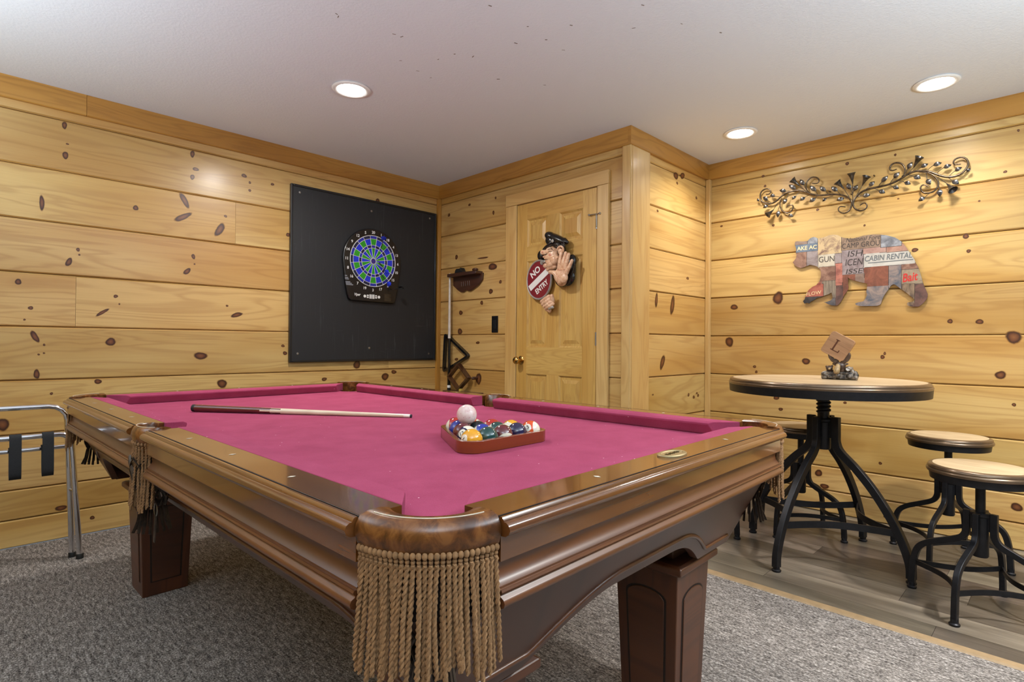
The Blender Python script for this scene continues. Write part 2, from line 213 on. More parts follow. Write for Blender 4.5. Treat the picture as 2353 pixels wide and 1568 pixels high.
# ---------------------------------------------------------------- materials
def srgb(r, g, b):
    f = lambda c: (c/255/12.92) if c/255 <= .04045 else ((c/255+.055)/1.055)**2.4
    return (f(r), f(g), f(b), 1)
class NT:
    def __init__(s, name):
        s.m = bpy.data.materials.new(name); s.m.use_nodes = True; s.t = s.m.node_tree; s.n = s.t.nodes; s.l = s.t.links
        s.b = s.n['Principled BSDF']
    def node(s, t, **k):
        x = s.n.new(t)
        for a, v in k.items():
            if a.startswith('i_'): x.inputs[int(a[2:]) if a[2:].isdigit() else a[2:].replace('_', ' ')].default_value = v
            else: setattr(x, a, v)
        return x
    def lk(s, a, b): s.l.new(a, b)
    def ramp(s, fac, stops, interp='LINEAR'):
        r = s.n.new('ShaderNodeValToRGB'); r.color_ramp.interpolation = interp
        while len(r.color_ramp.elements) < len(stops): r.color_ramp.elements.new(.5)
        for e, (p, c) in zip(r.color_ramp.elements, stops): e.position = p; e.color = c
        s.lk(fac, r.inputs[0]); return r.outputs[0]
    def mix(s, fac, a, b, mode='MIX'):
        x = s.n.new('ShaderNodeMix'); x.data_type = 'RGBA'; x.blend_type = mode
        for i, v in ((0, fac), (6, a), (7, b)):
            if hasattr(v, 'links'): s.lk(v, x.inputs[i])
            else: x.inputs[i].default_value = v
        return x.outputs[2]
    def math(s, op, a, b=0.0):
        x = s.n.new('ShaderNodeMath'); x.operation = op
        for i, v in ((0, a), (1, b)):
            if hasattr(v, 'links'): s.lk(v, x.inputs[i])
            else: x.inputs[i].default_value = v
        return x.outputs[0]
    def noise(s, vec, scale, detail=3, rough=.5, dist=0):
        x = s.node('ShaderNodeTexNoise', i_Scale=scale, i_Detail=detail, i_Roughness=rough, i_Distortion=dist)
        if vec is not None: s.lk(vec, x.inputs['Vector'])
        return x.outputs[0]
    def coord(s, which='Object'):
        return s.n.new('ShaderNodeTexCoord').outputs[which]
    def mapv(s, vec, sc=(1, 1, 1)):
        x = s.n.new('ShaderNodeMapping'); x.inputs['Scale'].default_value = sc; s.lk(vec, x.inputs['Vector']); return x.outputs[0]
    def bump(s, h, st=.2, dist=.002):
        x = s.node('ShaderNodeBump', i_Strength=st, i_Distance=dist); s.lk(h, x.inputs['Height']); s.lk(x.outputs[0], s.b.inputs['Normal'])
    def set(s, **k):
        for a, v in k.items():
            a = {'rough': 'Roughness', 'metal': 'Metallic', 'coat': 'Coat Weight', 'coatr': 'Coat Roughness', 'spec': 'Specular IOR Level', 'col': 'Base Color', 'sheen': 'Sheen Weight'}.get(a, a)
            if hasattr(v, 'links'): s.lk(v, s.b.inputs[a])
            else: s.b.inputs[a].default_value = v
        return s
def plain(name, col, rough=.5, metal=0, coat=0, coatr=.1, var=.12, sc=30, bump=0):
    t = NT(name); n = t.noise(t.coord(), sc, 4)
    d = tuple(c*(1-var) for c in col[:3])+(1,); l = tuple(min(c*(1+var), 1) for c in col[:3])+(1,)
    t.set(col=t.ramp(n, [(.3, d), (.7, l)]), rough=rough, metal=metal, coat=coat, coatr=coatr)
    if bump: t.bump(n, bump, .002)
    return t.m
def mottle(name, a, b, c=None, sc=22, rough=.5, metal=0, bump=.1, p=(.38, .5, .62)):
    t = NT(name); n = t.noise(t.coord(), sc, 6, .62, .6)
    st = [(p[0], a), (p[2], b)] if c is None else [(p[0], a), (p[1], b), (p[2], c)]
    t.set(col=t.ramp(n, st), rough=rough, metal=metal)
    if bump: t.bump(n, bump, .001)
    return t.m
def wood(name, light, dark, streak, rough=.4, coat=.25, coatr=.25, tint=.16, fine=1.0, ring=1.0, bump=.04):
    t = NT(name); uv = t.coord('UV'); g = t.node('ShaderNodeNewGeometry'); rnd = g.outputs['Random Per Island']
    off = t.node('ShaderNodeCombineXYZ'); t.lk(t.math('MULTIPLY', rnd, 37.0), off.inputs[2])
    va = t.node('ShaderNodeVectorMath', operation='ADD'); t.lk(uv, va.inputs[0]); t.lk(off.outputs[0], va.inputs[1]); v = va.outputs[0]
    big = t.noise(t.mapv(v, (.55*ring, 5.5*ring, 1)), 1, 3, .5, .7)
    rings = t.math('ABSOLUTE', t.math('SINE', t.math('MULTIPLY', big, 34.0)))
    grain = t.noise(t.mapv(v, (3*fine, 160*fine, 1)), 1, 3, .6)
    c = t.ramp(t.noise(t.mapv(v, (.7*ring, 4*ring, 3)), 1, 2), [(.36, dark), (.6, light)])
    c = t.mix(t.math('MULTIPLY', t.math('POWER', rings, 5.0), .32), c, streak)
    c = t.mix(t.math('MULTIPLY', t.math('SUBTRACT', grain, .35), .35), c, streak)
    hv = t.node('ShaderNodeHueSaturation'); t.lk(c, hv.inputs['Color'])
    t.lk(t.math('ADD', t.math('MULTIPLY', rnd, tint*1.6), 1-tint*.8), hv.inputs['Value'])
    t.lk(t.math('ADD', t.math('MULTIPLY', t.math('FRACT', t.math('MULTIPLY', rnd, 7.3)), tint*.05), .5-tint*.02), hv.inputs['Hue'])
    t.set(col=hv.outputs[0], rough=rough, coat=coat, coatr=coatr); t.bump(grain, bump, .001)
    return t.m
M_ = {}
M_['pine'] = wood('pine_planks', srgb(206, 171, 108), srgb(188, 145, 78), srgb(150, 102, 46), .40, .3, .22)
M_['pinetrim'] = wood('pine_trim', srgb(186, 136, 60), srgb(166, 114, 42), srgb(128, 82, 28), .42, .3, .22, .1)
M_['pinelight'] = wood('pine_casing', srgb(212, 178, 118), srgb(200, 160, 96), srgb(172, 126, 68), .4, .3, .2, .08)
M_['doorwood'] = wood('pine_door', srgb(208, 170, 98), srgb(192, 148, 76), srgb(160, 114, 52), .4, .3, .2, .08, ring=1.6)
M_['gap'] = plain('plank_gap', srgb(88, 50, 18), .8)
def knotmat():
    t = NT('pine_knot'); uv = t.coord('UV'); ln = t.node('ShaderNodeVectorMath', operation='LENGTH'); t.lk(uv, ln.inputs[0])
    n = t.noise(t.coord(), 60, 3); r = t.math('ADD', ln.outputs['Value'], t.math('MULTIPLY', t.math('SUBTRACT', n, .5), .2))
    col = t.ramp(r, [(0, srgb(128, 82, 44)), (.3, srgb(112, 66, 34)), (.5, srgb(92, 50, 24)), (.66, srgb(56, 28, 12)), (.76, srgb(74, 40, 18)), (.88, srgb(150, 98, 44)), (1, srgb(186, 132, 68))])
    t.set(col=col, rough=.4, coat=.3, coatr=.22, Alpha=t.ramp(r, [(.72, (1, 1, 1, 1)), (.98, (0, 0, 0, 1))])); return t.m
M_['knot'] = knotmat()
def ceilmat():
    t = NT('ceiling_paint'); n = t.noise(t.coord(), 90, 5, .6)
    t.set(col=srgb(222, 226, 232), rough=.9); t.bump(n, .35, .004); return t.m
M_['ceil'] = ceilmat()
def carpet():
    t = NT('loop_carpet'); o = t.coord()
    a = t.noise(t.mapv(o, (210, 120, 100)), 1, 2, .6); v = t.node('ShaderNodeTexVoronoi', i_Scale=1.0); t.lk(t.mapv(o, (150, 95, 90)), v.inputs['Vector'])
    rows = t.noise(t.mapv(o, (95, 22, 10)), 1, 2, .5, .4)
    h = t.math('ADD', t.math('MULTIPLY', a, .8), t.math('MULTIPLY', rows, .5))
    c = t.ramp(h, [(.40, srgb(36, 34, 32)), (.56, srgb(108, 102, 97)), (.7, srgb(158, 150, 143)), (.86, srgb(212, 204, 196))])
    c = t.mix(t.math('MULTIPLY', v.outputs['Distance'], .5), c, srgb(52, 46, 42))
    t.set(col=c, rough=.95, spec=.1); t.bump(h, .9, .006); return t.m
M_['carpet'] = carpet()
M_['vinyl'] = wood('vinyl_planks', srgb(118, 106, 94), srgb(80, 71, 62), srgb(50, 43, 37), .38, .1, .3, .75, fine=.8, ring=1.3, bump=.08)
M_['strip'] = plain('threshold_tan', srgb(150, 125, 92), .5)
def felt():
    t = NT('burgundy_felt'); o = t.coord(); n = t.noise(o, 9, 4, .6); f = t.noise(o, 700, 2)
    c = t.ramp(n, [(.3, srgb(142, 54, 82)), (.7, srgb(158, 66, 95))])
    c = t.mix(t.math('MULTIPLY', t.math('SUBTRACT', f, .4), .5), c, srgb(194, 104, 130))
    v = t.node('ShaderNodeTexVoronoi', i_Scale=38.0, feature='F1'); t.lk(o, v.inputs['Vector'])
    sp = t.ramp(v.outputs['Distance'], [(.0, (1, 1, 1, 1)), (.05, (1, 1, 1, 1)), (.07, (0, 0, 0, 1))])
    wn = t.node('ShaderNodeTexWhiteNoise'); t.lk(v.outputs['Position'], wn.inputs[0])
    c = t.mix(t.math('MULTIPLY', sp, t.math('GREATER_THAN', wn.outputs[0], .8)), c, srgb(226, 190, 196))
    t.set(col=c, rough=.95, spec=.06, sheen=.08); t.b.inputs['Sheen Tint'].default_value = srgb(240, 170, 195); t.bump(f, .25, .0015); return t.m
M_['felt'] = felt()
def feltside():
    t = NT('burgundy_felt_nose'); f = t.noise(t.coord(), 700, 2)
    t.set(col=t.ramp(f, [(.3, srgb(142, 40, 74)), (.7, srgb(160, 52, 86))]), rough=.95, spec=.05); return t.m
M_['nose'] = M_['felt']
M_['rail'] = wood('table_rail_wood', srgb(114, 67, 28), srgb(90, 50, 20), srgb(58, 30, 12), .22, .8, .07, .06, bump=.01)
M_['skirt'] = wood('table_skirt_wood', srgb(108, 62, 30), srgb(80, 43, 20), srgb(50, 26, 12), .38, .3, .25, .06, bump=.02)
M_['tdark'] = wood('table_leg_wood', srgb(90, 48, 22), srgb(66, 34, 16), srgb(40, 20, 10), .42, .25, .25, .06, bump=.02)
M_['groove'] = plain('table_groove', srgb(26, 14, 8), .6)
M_['leather'] = mottle('pocket_leather', srgb(72, 40, 16), srgb(98, 57, 23), srgb(124, 77, 36), 34, .24, 0, .12)
M_['leatherdk'] = mottle('pocket_net_leather', srgb(40, 32, 26), srgb(72, 58, 46), None, 60, .5)
M_['rope'] = plain('fringe_rope', srgb(140, 104, 68), .9, var=.25, sc=160, bump=.4)
M_['pearl'] = plain('sight_pearl', srgb(226, 216, 196), .3)
M_['plate'] = plain('plate_metal', srgb(176, 160, 120), .38, .8)
M_['iron'] = plain('black_iron', srgb(34, 34, 37), .42, .55, var=.2, sc=40, bump=.05)
M_['bronze'] = plain('bronze_rim', srgb(104, 84, 64), .3, .6, .3, .15)
M_['topwood'] = wood('pale_oak_top', srgb(186, 164, 132), srgb(164, 140, 108), srgb(134, 108, 80), .42, .25, .2, .08)
M_['chrome'] = plain('chrome', srgb(225, 225, 228), .08, 1, var=.03)
M_['strap'] = plain('black_webbing', srgb(30, 31, 34), .8, var=.2, sc=200)
M_['rubber'] = plain('black_rubber', srgb(20, 20, 20), .6)
M_['blackpaint'] = plain('black_plastic', srgb(18, 18, 20), .25, 0, .3, .1)
def board():
    t = NT('black_backboard'); o = t.coord(); s1 = t.noise(t.mapv(o, (90, 2.2, 3)), 1, 3, .6, 1.2); s2 = t.noise(t.mapv(o, (6, 80, 3)), 1, 3, .6, 2.0)
    m = t.noise(o, 2.4, 2); lo = t.ramp(m, [(.42, (0, 0, 0, 1)), (.62, (1, 1, 1, 1))])
    k = t.math('MULTIPLY', t.math('ADD', t.ramp(s1, [(.60, (0, 0, 0, 1)), (.74, (1, 1, 1, 1))]), t.ramp(s2, [(.66, (0, 0, 0, 1)), (.8, (1, 1, 1, 1))])), t.math('MULTIPLY', lo, .45))
    t.set(col=t.mix(k, srgb(30, 31, 34), srgb(104, 106, 110)), rough=.55); t.bump(t.noise(o, 500, 2), .15, .001); return t.m
M_['board'] = board()
M_['boardedge'] = plain('black_board_edge', srgb(22, 24, 27), .3, 0, .3)
M_['white'] = plain('white_print', srgb(232, 232, 230), .5, var=.04)
M_['blue'] = plain('dart_blue', srgb(32, 52, 205), .4); M_['green'] = plain('dart_green', srgb(44, 150, 34), .4)
M_['navy'] = plain('dart_navy', srgb(26, 30, 66), .4); M_['dblue'] = plain('dart_double_blue', srgb(40, 48, 160), .4)
M_['bull'] = plain('dart_bull', srgb(62, 44, 130), .4)
M_['brass'] = plain('brass', srgb(200, 160, 90), .18, 1, var=.05)
M_['steelm'] = plain('satin_steel', srgb(170, 168, 164), .3, 1, var=.05)
M_['cuedark'] = plain('cue_butt_stain', srgb(92, 36, 30), .2, 0, .6, .06); M_['cuetan'] = wood('cue_maple', srgb(222, 206, 178), srgb(208, 188, 156), srgb(180, 156, 122), .3, .5, .1, .05)
M_['ferrule'] = plain('cue_ferrule', srgb(232, 226, 210), .4); M_['tip'] = plain('cue_tip', srgb(44, 40, 50), .8)
M_['walnut'] = wood('rack_walnut', srgb(84, 50, 32), srgb(62, 34, 20), srgb(40, 22, 12), .3, .5, .12, .06)
M_['rackwood'] = wood('ball_rack_wood', srgb(140, 66, 20), srgb(112, 48, 14), srgb(78, 32, 10), .26, .6, .1, .05)
M_['chalk'] = plain('chalk', srgb(206, 176, 84), .7)
M_['skin'] = mottle('figure_skin', srgb(206, 156, 122), srgb(226, 184, 150), srgb(236, 202, 172), 40, .3, 0, .05)
M_['skinpink'] = plain('figure_blush', srgb(212, 142, 116), .3)
M_['signred'] = plain('sign_red', srgb(122, 22, 40), .3, 0, .3)
M_['silver'] = plain('silver_paint', srgb(186, 186, 184), .3, .6)
M_['hair'] = mottle('figure_hair', srgb(16, 12, 10), srgb(48, 38, 30), None, 90, .4)
M_['pewter'] = mottle('figurine_pewter', srgb(42, 38, 34), srgb(92, 84, 76), srgb(140, 130, 116), 90, .45, .3)
M_['antler'] = mottle('figurine_brown', srgb(52, 38, 30), srgb(86, 66, 52), None, 60, .4)
M_['muzzle'] = mottle('figurine_muzzle', srgb(112, 92, 62), srgb(176, 150, 108), None, 70, .4)
M_['tile'] = wood('oak_tile', srgb(168, 128, 92), srgb(146, 106, 72), srgb(112, 78, 50), .5, .1, .3, .05, ring=3)
M_['burn'] = plain('engraved_brown', srgb(84, 46, 24), .8)
M_['leafmetal'] = mottle('pewter_leaf', srgb(66, 64, 64), srgb(120, 116, 112), None, 60, .3, .9, .1)
M_['scrollmetal'] = mottle('scroll_iron', srgb(70, 58, 46), srgb(112, 98, 82), None, 60, .32, .85, .05)
def emis(LAMP):
    t = NT('lamp_lens'); t.set(col=(1, 1, 1, 1)); t.b.inputs['Emission Color'].default_value = (1, .96, .91, 1); t.b.inputs['Emission Strength'].default_value = LAMP; return t.m
M_['lens'] = emis(30.0); M_['lens2'] = emis(30.0)
M_['lamptrim'] = plain('lamp_trim', srgb(236, 236, 234), .5, var=.02)
# ---------------------------------------------------------------- the room
ZC = 2.374
ROWS = [0, .14, .29, .57, .845, 1.12, 1.396, 1.67, 1.945, 2.215, ZC]
def plank_wall(name, w, r0, r1, cuts, mat='pine', knots=()):
    """boarded wall in wall frame: planks with V-grooved long edges, a dark backing, knots"""
    mb = MB(); M = wallM(w); c = .0075; t = .02
    for i in range(len(ROWS)-1):
        z0, z1 = ROWS[i], ROWS[i+1]
        xs = [r0]+[x for x in cuts.get(i, [])]+[r1]
        for a, b in zip(xs, xs[1:]):
            prof = [(-t, z0+.0016), (-c, z0+.0016), (0, z0+c), (0, z1-c), (-c, z1-.0016), (-t, z1-.0016)]
            mb.extr(prof, a+.0006, b-.0006, lambda q, d, z: M @ Vector((q, z, d)))
    mb.add([(r0, 0, -.012), (r1, 0, -.012), (r1, ZC, -.012), (r0, ZC, -.012)], [(0, 1, 2, 3)], None, 1, M)
    n = 30
    for r, h, a, b, ang in knots:
        V = [(0, 0, 0)]; UV = []; an = radians(ang)
        for k in range(n):
            th = 2*pi*k/n; j = 1.15*(1+.06*sin(2*th+r*50)+.05*sin(3*th+h*40))
            x, y = a*j*cos(th), b*j*sin(th); V.append((x*cos(an)-y*sin(an), x*sin(an)+y*cos(an), 0))
        F = [(0, k+1, (k+1) % n+1) for k in range(n)]
        for f in F: UV.append([(0, 0) if k == 0 else (cos(2*pi*(k-1)/n), sin(2*pi*(k-1)/n)) for k in f])
        mb.add(V, F, UV, 2, M @ T((r, h, .0006)))
    o = mb.build(name, [M_[mat], M_['gap'], M_['knot']], smooth=20, recalc=False)
    bm = bmesh.new(); bm.from_mesh(o.data)
    inn = M.to_3x3() @ Vector((0, 0, 1)) 
    bmesh.ops.recalc_face_normals(bm, faces=[f for f in bm.faces if f.material_index == 0])
    for f in bm.faces:
        if f.material_index and f.normal.dot(inn) < 0: f.normal_flip()
    bm.to_mesh(o.data); bm.free()
    return tag(o, kind='structure')
plank_wall('wall_left', 'L', -2.0, 2.885, {7: [1.26], 5: [.456], 2: [1.9], 4: [2.4], 8: [.05]}, knots=KNOTS['L'])
plank_wall('wall_back', 'D', -3.765, -1.886, {}, knots=KNOTS['D'])
plank_wall('wall_side', 'R', 2.885, 3.91, {}, knots=KNOTS['R'])
plank_wall('wall_right', 'B', -1.886, 1.9, {6: [.55], 2: [.9]}, knots=KNOTS['B'])
mb = MB()
for i in range(len(ROWS)-1): mb.box(-2.02, -2.0, -1.9, 3.765, ROWS[i]+.002, ROWS[i+1]-.002, 1)
tag(mb.build('wall_near', M_['pine']), kind='structure')
# floor: carpet, vinyl bay, threshold
mb = MB(); mb.add([(-2, -1.9, 0), (2.47, -1.9, 0), (2.47, 3.765, 0), (-2, 3.765, 0)], [(0, 1, 2, 3)]); mb.add([(2.47, 1.886, 0), (2.885, 1.886, 0), (2.885, 3.765, 0), (2.47, 3.765, 0)], [(0, 1, 2, 3)])
tag(mb.build('floor', M_['carpet']), kind='structure')
mb = MB(); x = 2.47; random.seed(21)
while x < 3.91:
    y = -1.9-random.random()*.9; x2 = min(x+.152, 3.925)
    while y < 1.886:
        y2 = y+1.2; a, b = max(y, -1.9), min(y2, 1.886)
        if b > a:
            ou = random.random()*9
            mb.add([(x+.0008, a+.0008, 0), (x2-.0008, a+.0008, 0), (x2-.0008, b-.0008, 0), (x+.0008, b-.0008, 0)], [(0, 1, 2, 3)], [[(a+ou, x), (a+ou, x2), (b+ou, x2), (b+ou, x)]])
        y = y2
    x = x2
mb.add([(2.47, -1.9, -.002), (3.925, -1.9, -.002), (3.925, 1.886, -.002), (2.47, 1.886, -.002)], [(0, 1, 2, 3)], None, 1)
tag(mb.build('floor', [M_['vinyl'], M_['groove']], recalc=False), kind='structure')
mb = MB(); mb.extr([(0, 0), (.006, .005), (.04, .006), (.05, 0)], -1.9, 1.886, lambda a, d, z: (2.462+d, a, z)); tag(mb.build('trim_1', M_['strip']), kind='structure')
# ceiling
mb = MB(); mb.box(-2.02, 3.93, -1.92, 3.79, ZC, ZC+.05)
for x, y, a in SCUFFS:
    l = random.uniform(.004, .008); w = random.uniform(.001, .0025)
    mb.box(-l, l, -w, w, -.0006, 0, 0, 1, T((x, y, ZC)) @ RZ(radians(a)-radians(45)))
tag(mb.build('ceiling', [M_['ceil'], plain('ceiling_scuff', srgb(120, 108, 96), .9)]), kind='structure')
# crown boards
def crown(n, w, r0, r1):
    M = wallM(w); mb = MB()
    mb.extr([(0, 2.262), (.016, 2.262), (.02, 2.266), (.02, ZC), (0, ZC)], r0, r1, lambda a, d, z: M @ Vector((a, z, d)))
    tag(mb.build(n, M_['pinetrim'], smooth=20), kind='structure')
crown('trim_2', 'L', -2.0, .49); crown('trim_2', 'L', .4915, 2.885)
crown('trim_3', 'D', -3.745, -1.8865); crown('trim_4', 'R', 2.865, 3.91); crown('trim_5', 'B', -1.866, 1.9)
# corner strips and the boxed corner post
def board(n, x0, x1, y0, y1, z0, z1, mat='pinelight', g=2, bev=.003):
    mb = MB(); mb.box(x0, x1, y0, y1, z0, z1, g); return tag(mb.build(n, M_[mat], bevel=bev, smooth=30), kind='structure')
board('trim_6', 2.853, 2.884, 3.733, 3.764, 0, 2.262, 'pinetrim')
board('trim_7', 3.878, 3.909, 1.852, 1.885, 0, 2.262, 'pinelight')
board('trim_8', 2.865, 2.884, 1.866, 1.93, 0, 2.262, bev=.006); board('trim_9', 2.8845, 3.088, 1.866, 1.8855, 0, 2.262, bev=.006)
# door casing
board('trim_10', 2.863, 2.884, 2.827, 2.938, 0, 2.055); board('trim_11', 2.863, 2.884, 2.026, 2.113, 0, 2.055)
board('trim_12', 2.861, 2.884, 2.026, 2.938, 2.0555, 2.142, g=1)
# six panel door
mb = MB(); X0, X1 = 2.868, 2.883
def slab(y0, y1, z0, z1, g): mb.box(X0, X1, y0, y1, z0, z1, g)
Y0, Y1, ZT = 2.118, 2.822, 2.048
cols = [(2.228, 2.426), (2.532, 2.724)]; rows = [(.25, .84), (1.028, 1.637), (1.738, 1.936)]
for y0, y1 in ((Y0, cols[0][0]), (cols[1][1], Y1)): slab(y0, y1, .008, ZT, 2)
zs = [.008]+[z for r in rows for z in r]+[ZT]
for i in range(0, 8, 2): slab(cols[0][0], cols[1][1], zs[i], zs[i+1], 1)
for r in rows:
    slab(cols[0][1], cols[1][0], r[0], r[1], 2)
    for c in cols:
        a0, a1, b0, b1 = c[0], c[1], r[0], r[1]; V = []
        for e, x in ((0, X0+.001), (.012, X0+.0105), (.026, X0+.0105), (.05, X0+.003)):
            V += [(x, a0+e, b0+e), (x, a1-e, b0+e), (x, a1-e, b1-e), (x, a0+e, b1-e)]
        F = []; UV = []; ou = random.random()*9
        for k in range(3):
            for q in range(4): F.append((k*4+q, k*4+(q+1) % 4, k*4+4+(q+1) % 4, k*4+4+q))
        F.append((12, 13, 14, 15))
        for f in F: UV.append([(V[i][2]+ou, V[i][1]) for i in f])
        mb.add(V, F, UV)
door = mb.build('door_1', M_['doorwood'], smooth=15); tag(door, kind='structure')
MD = wallM('D')
kb = MB(); kb.lathe([(.0, 0), (.031, 0), (.031, .004), (.026, .009), (.012, .012), (.0105, .03), (.014, .034), (.024, .04), (.027, .05), (.026, .058), (.019, .066), (0, .069)], 28, 0, MD @ T((-2.775, .934, .0165)))
kb.build('door_knob', M_['brass'], door, smooth=40)
for h in (1.826, 1.087, .25):
    hb = MB(); 
    for k in range(5): hb.lathe([(0, 0), (.0055, 0), (.0055, .0165), (0, .0165)], 12, 0, MD @ T((-2.1155, h-.043+k*.017, .0225)) @ RX(-pi/2))
    hb.build('hinge', M_['steelm'], door, smooth=30)
sb = MB(); sb.caps((-2.166, 1.877, .03), (-2.09, 1.877, .026), .0035, .003, 8, 0, MD); sb.ell((-2.168, 1.877, .03), (.008, .008, .008), None, 6, 0, MD); sb.ell((-2.088, 1.877, .026), (.006, .008, .006), None, 6, 0, MD)
sb.caps((-2.112, 1.874, .03), (-2.112, 1.795, .026), .004, .0035, 8, 0, MD); sb.build('door_stop', M_['steelm'], door, smooth=40)
# light switch cover
sw = MB(); sw.box(-.034, .034, -.063, .063, 0, .006, 1); so = sw.build('switch_plate', M_['blackpaint'], bevel=.004, M=wallM('D', -3.066, 1.198, .0005))
tag(so, 'small black switch plate on the pine wall left of the door', 'switch plate')
s2 = MB(); s2.box(-.016, .016, -.032, .032, .006, .0085, 1); s2.build('rocker', M_['boardedge'], so, bevel=.002); 
# recessed ceiling lights
def ceiling_light(x, y, label, lens='lens2'):
    e = empty('ceiling_light', label, 'ceiling light', T((x, y, ZC)), 'recessed ceiling lights')
    a = MB(); a.lathe([(.072, -.001), (.095, -.001), (.098, -.004), (.092, -.009), (.078, -.010), (.072, -.006)], 48); a.build('trim_ring', M_['lamptrim'], e, smooth=40)
    b = MB(); b.lathe([(0, -.013), (.03, -.0125), (.055, -.0105), (.072, -.006)], 40); b.build('lens', M_[lens], e, smooth=60, weld=True)
ceiling_light(1.45, 2.65, 'recessed ceiling light over the pool table, nearest the black dartboard backboard', 'lens')
ceiling_light(3.455, .472, 'largest recessed ceiling light, above the right end of the iron scroll on the bear wall')
ceiling_light(3.435, 1.445, 'small recessed ceiling light beside the boxed corner post and the bear wall')
for x, y, k in ((1.45, 2.65, 24), (3.455, .472, 10), (3.435, 1.445, 10), (2.5, -.75, 48)):
    l = bpy.data.lights.new('downlight', 'AREA'); l.shape = 'DISK'; l.size = .145; l.energy = k*AREAK; l.spread = radians(168 if (x, y) == (1.45, 2.65) else 135); l.color = (1, .96, .91)
    o = bpy.data.objects.new('downlight', l); COL.objects.link(o); o.location = (x, y, ZC-.0145)
for x, y, k in ((-.9, 2.3, 38), (-.7, -.9, 66), (1.7, -1.2, 78)):       # added fill: unseen upward lights behind the camera that brighten the ceiling
    l = bpy.data.lights.new('ceiling_fill_uplight', 'AREA'); l.shape = 'DISK'; l.size = .34; l.energy = k*UPK; l.color = (.82, .95, 1.03)
    o = bpy.data.objects.new('ceiling_fill_uplight', l); COL.objects.link(o); o.location = (x, y, 1.45); o.rotation_euler = (pi, 0, 0)
# ---------------------------------------------------------------- camera
cam = bpy.data.cameras.new('camera'); cam.sensor_width = 36; cam.lens = CAMF/2353*36; cam.clip_start = .02
co = bpy.data.objects.new('camera', cam); COL.objects.link(co)
r, u, f = [Vector(x) for x in CAMR]
co.matrix_world = Matrix(((r.x, u.x, -f.x, 0), (r.y, u.y, -f.y, 0), (r.z, u.z, -f.z, 1.05), (0, 0, 0, 1))); SC.camera = co
w = bpy.data.worlds.new('world'); SC.world = w; w.use_nodes = True; w.node_tree.nodes['Background'].inputs[0].default_value = (.78, .92, 1.06, 1); w.node_tree.nodes['Background'].inputs[1].default_value = WORLD
SC.view_settings.view_transform = 'Standard'; SC.view_settings.look = 'None'; SC.view_settings.exposure = EXPO; SC.view_settings.gamma = 1; SC.view_settings.use_curve_mapping = False
# ---------------------------------------------------------------- pool table (local frame: u to the right-hand corner, v to the far end)
TW, TL, ZB, ZT = 1.40, 2.47, .772, .814
TM = T((.395, .549, 0)) @ RZ(radians(1.53))
tbl = empty('pool_table', 'large dark wood pool table with burgundy cloth, leather pockets and rope fringe', 'pool table', TM)
MID = TL/2
# cloth bed with pocket bites
def arc(cx, cy, r, a0, a1, n=12): return [(cx+r*cos(radians(lerp(a0, a1, k/n))), cy+r*sin(radians(lerp(a0, a1, k/n)))) for k in range(n+1)]
def bite(cx, cy, r, pts): return arc(cx, cy, r, *pts)
e = .07; P = []
P += bite(.105, .105, .062, (127, -37)); P += bite(TW-.105, .105, .062, (217, 53))
P += bite(TW-.04, MID, .056, (238, 122)); P += bite(TW-.105, TL-.105, .062, (307, 143)); P += bite(.105, TL-.105, .062, (37, -127)); P += bite(.04, MID, .056, (58, -58))
mb = MB(); mb.prism(P, ZB-.012, ZB); mb.build('playing_cloth', M_['felt'], tbl)
mb = MB(); mb.box(.14, TW-.14, .14, TL-.14, ZB-.05, ZB-.0125); mb.build('slate_bed', M_['groove'], tbl)
sides = [(lambda a, d, z: (a, d, z), .135, TW-.135, 0, 0), (lambda a, d, z: (a, TL-d, z), .135, TW-.135, 0, 0),
         (lambda a, d, z: (d, a, z), .135, MID-.068, 0, 1), (lambda a, d, z: (d, a, z), MID+.068, TL-.135, 1, 0),
         (lambda a, d, z: (TW-d, a, z), .135, MID-.068, 0, 1), (lambda a, d, z: (TW-d, a, z), MID+.068, TL-.135, 1, 0)]
RP = [(.0705, ZB-.02), (.0705, ZT), (.0025, ZT), (.0015, ZT-.003), (0, ZT-.003), (-.002, ZT-.0005), (-.006, ZT-.0005), (-.009, ZT-.004), (-.010, ZT-.0065), (-.014, ZT-.0065), (-.019, ZT-.010), (-.0215, ZT-.016), (-.019, ZT-.022), (-.013, ZT-.026), (-.004, ZT-.027), (-.004, ZB-.02)]
SP = [(.05, ZB+.018), (-.003, ZB+.018), (-.003, ZB-.002), (.001, ZB-.012), (.007, ZB-.022), (.010, ZB-.034), (.008, ZB-.044), (.002, ZB-.052), (-.002, ZB-.055), (-.002, ZB-.058), (-.006, ZB-.0585), (-.0075, ZB-.0615), (-.006, ZB-.0645), (-.004, ZB-.066), (-.005, ZB-.068), (-.010, ZB-.0705), (-.0125, ZB-.0755), (-.011, ZB-.081), (-.006, ZB-.084), (.05, ZB-.084)]
def cushion(fn, a0, a1, s0, s1):
    """cloth cushion with mitred ends: s = 1 at a side pocket, 0 at a corner pocket"""
    prof = [(.071, ZB+.0005), (.071, ZT+.0008), (.12, ZT-.001), (.131, ZT-.006), (.131, ZT-.012), (.119, ZB+.0005)]
    def cut(a, d, s, sg):
        k = (d-.071)/.06; off = (.012*k if s else .075*k)
        return a+sg*off
    r0 = [fn(cut(a0 if not s0 else a0-.012, d, s0, 1), d, z) for d, z in prof]; r1 = [fn(cut(a1 if not s1 else a1+.012, d, s1, -1), d, z) for d, z in prof]
    m = MB(); n = len(prof); m.add(r0+r1, [(i, (i+1) % n, n+(i+1) % n, n+i) for i in range(n)]+[tuple(range(n))[::-1], tuple(range(n, 2*n))], None, [0, 0, 0, 1, 1, 0, 1, 1])
    return m.build('cushion', [M_['felt'], M_['nose']], tbl, bevel=.002)
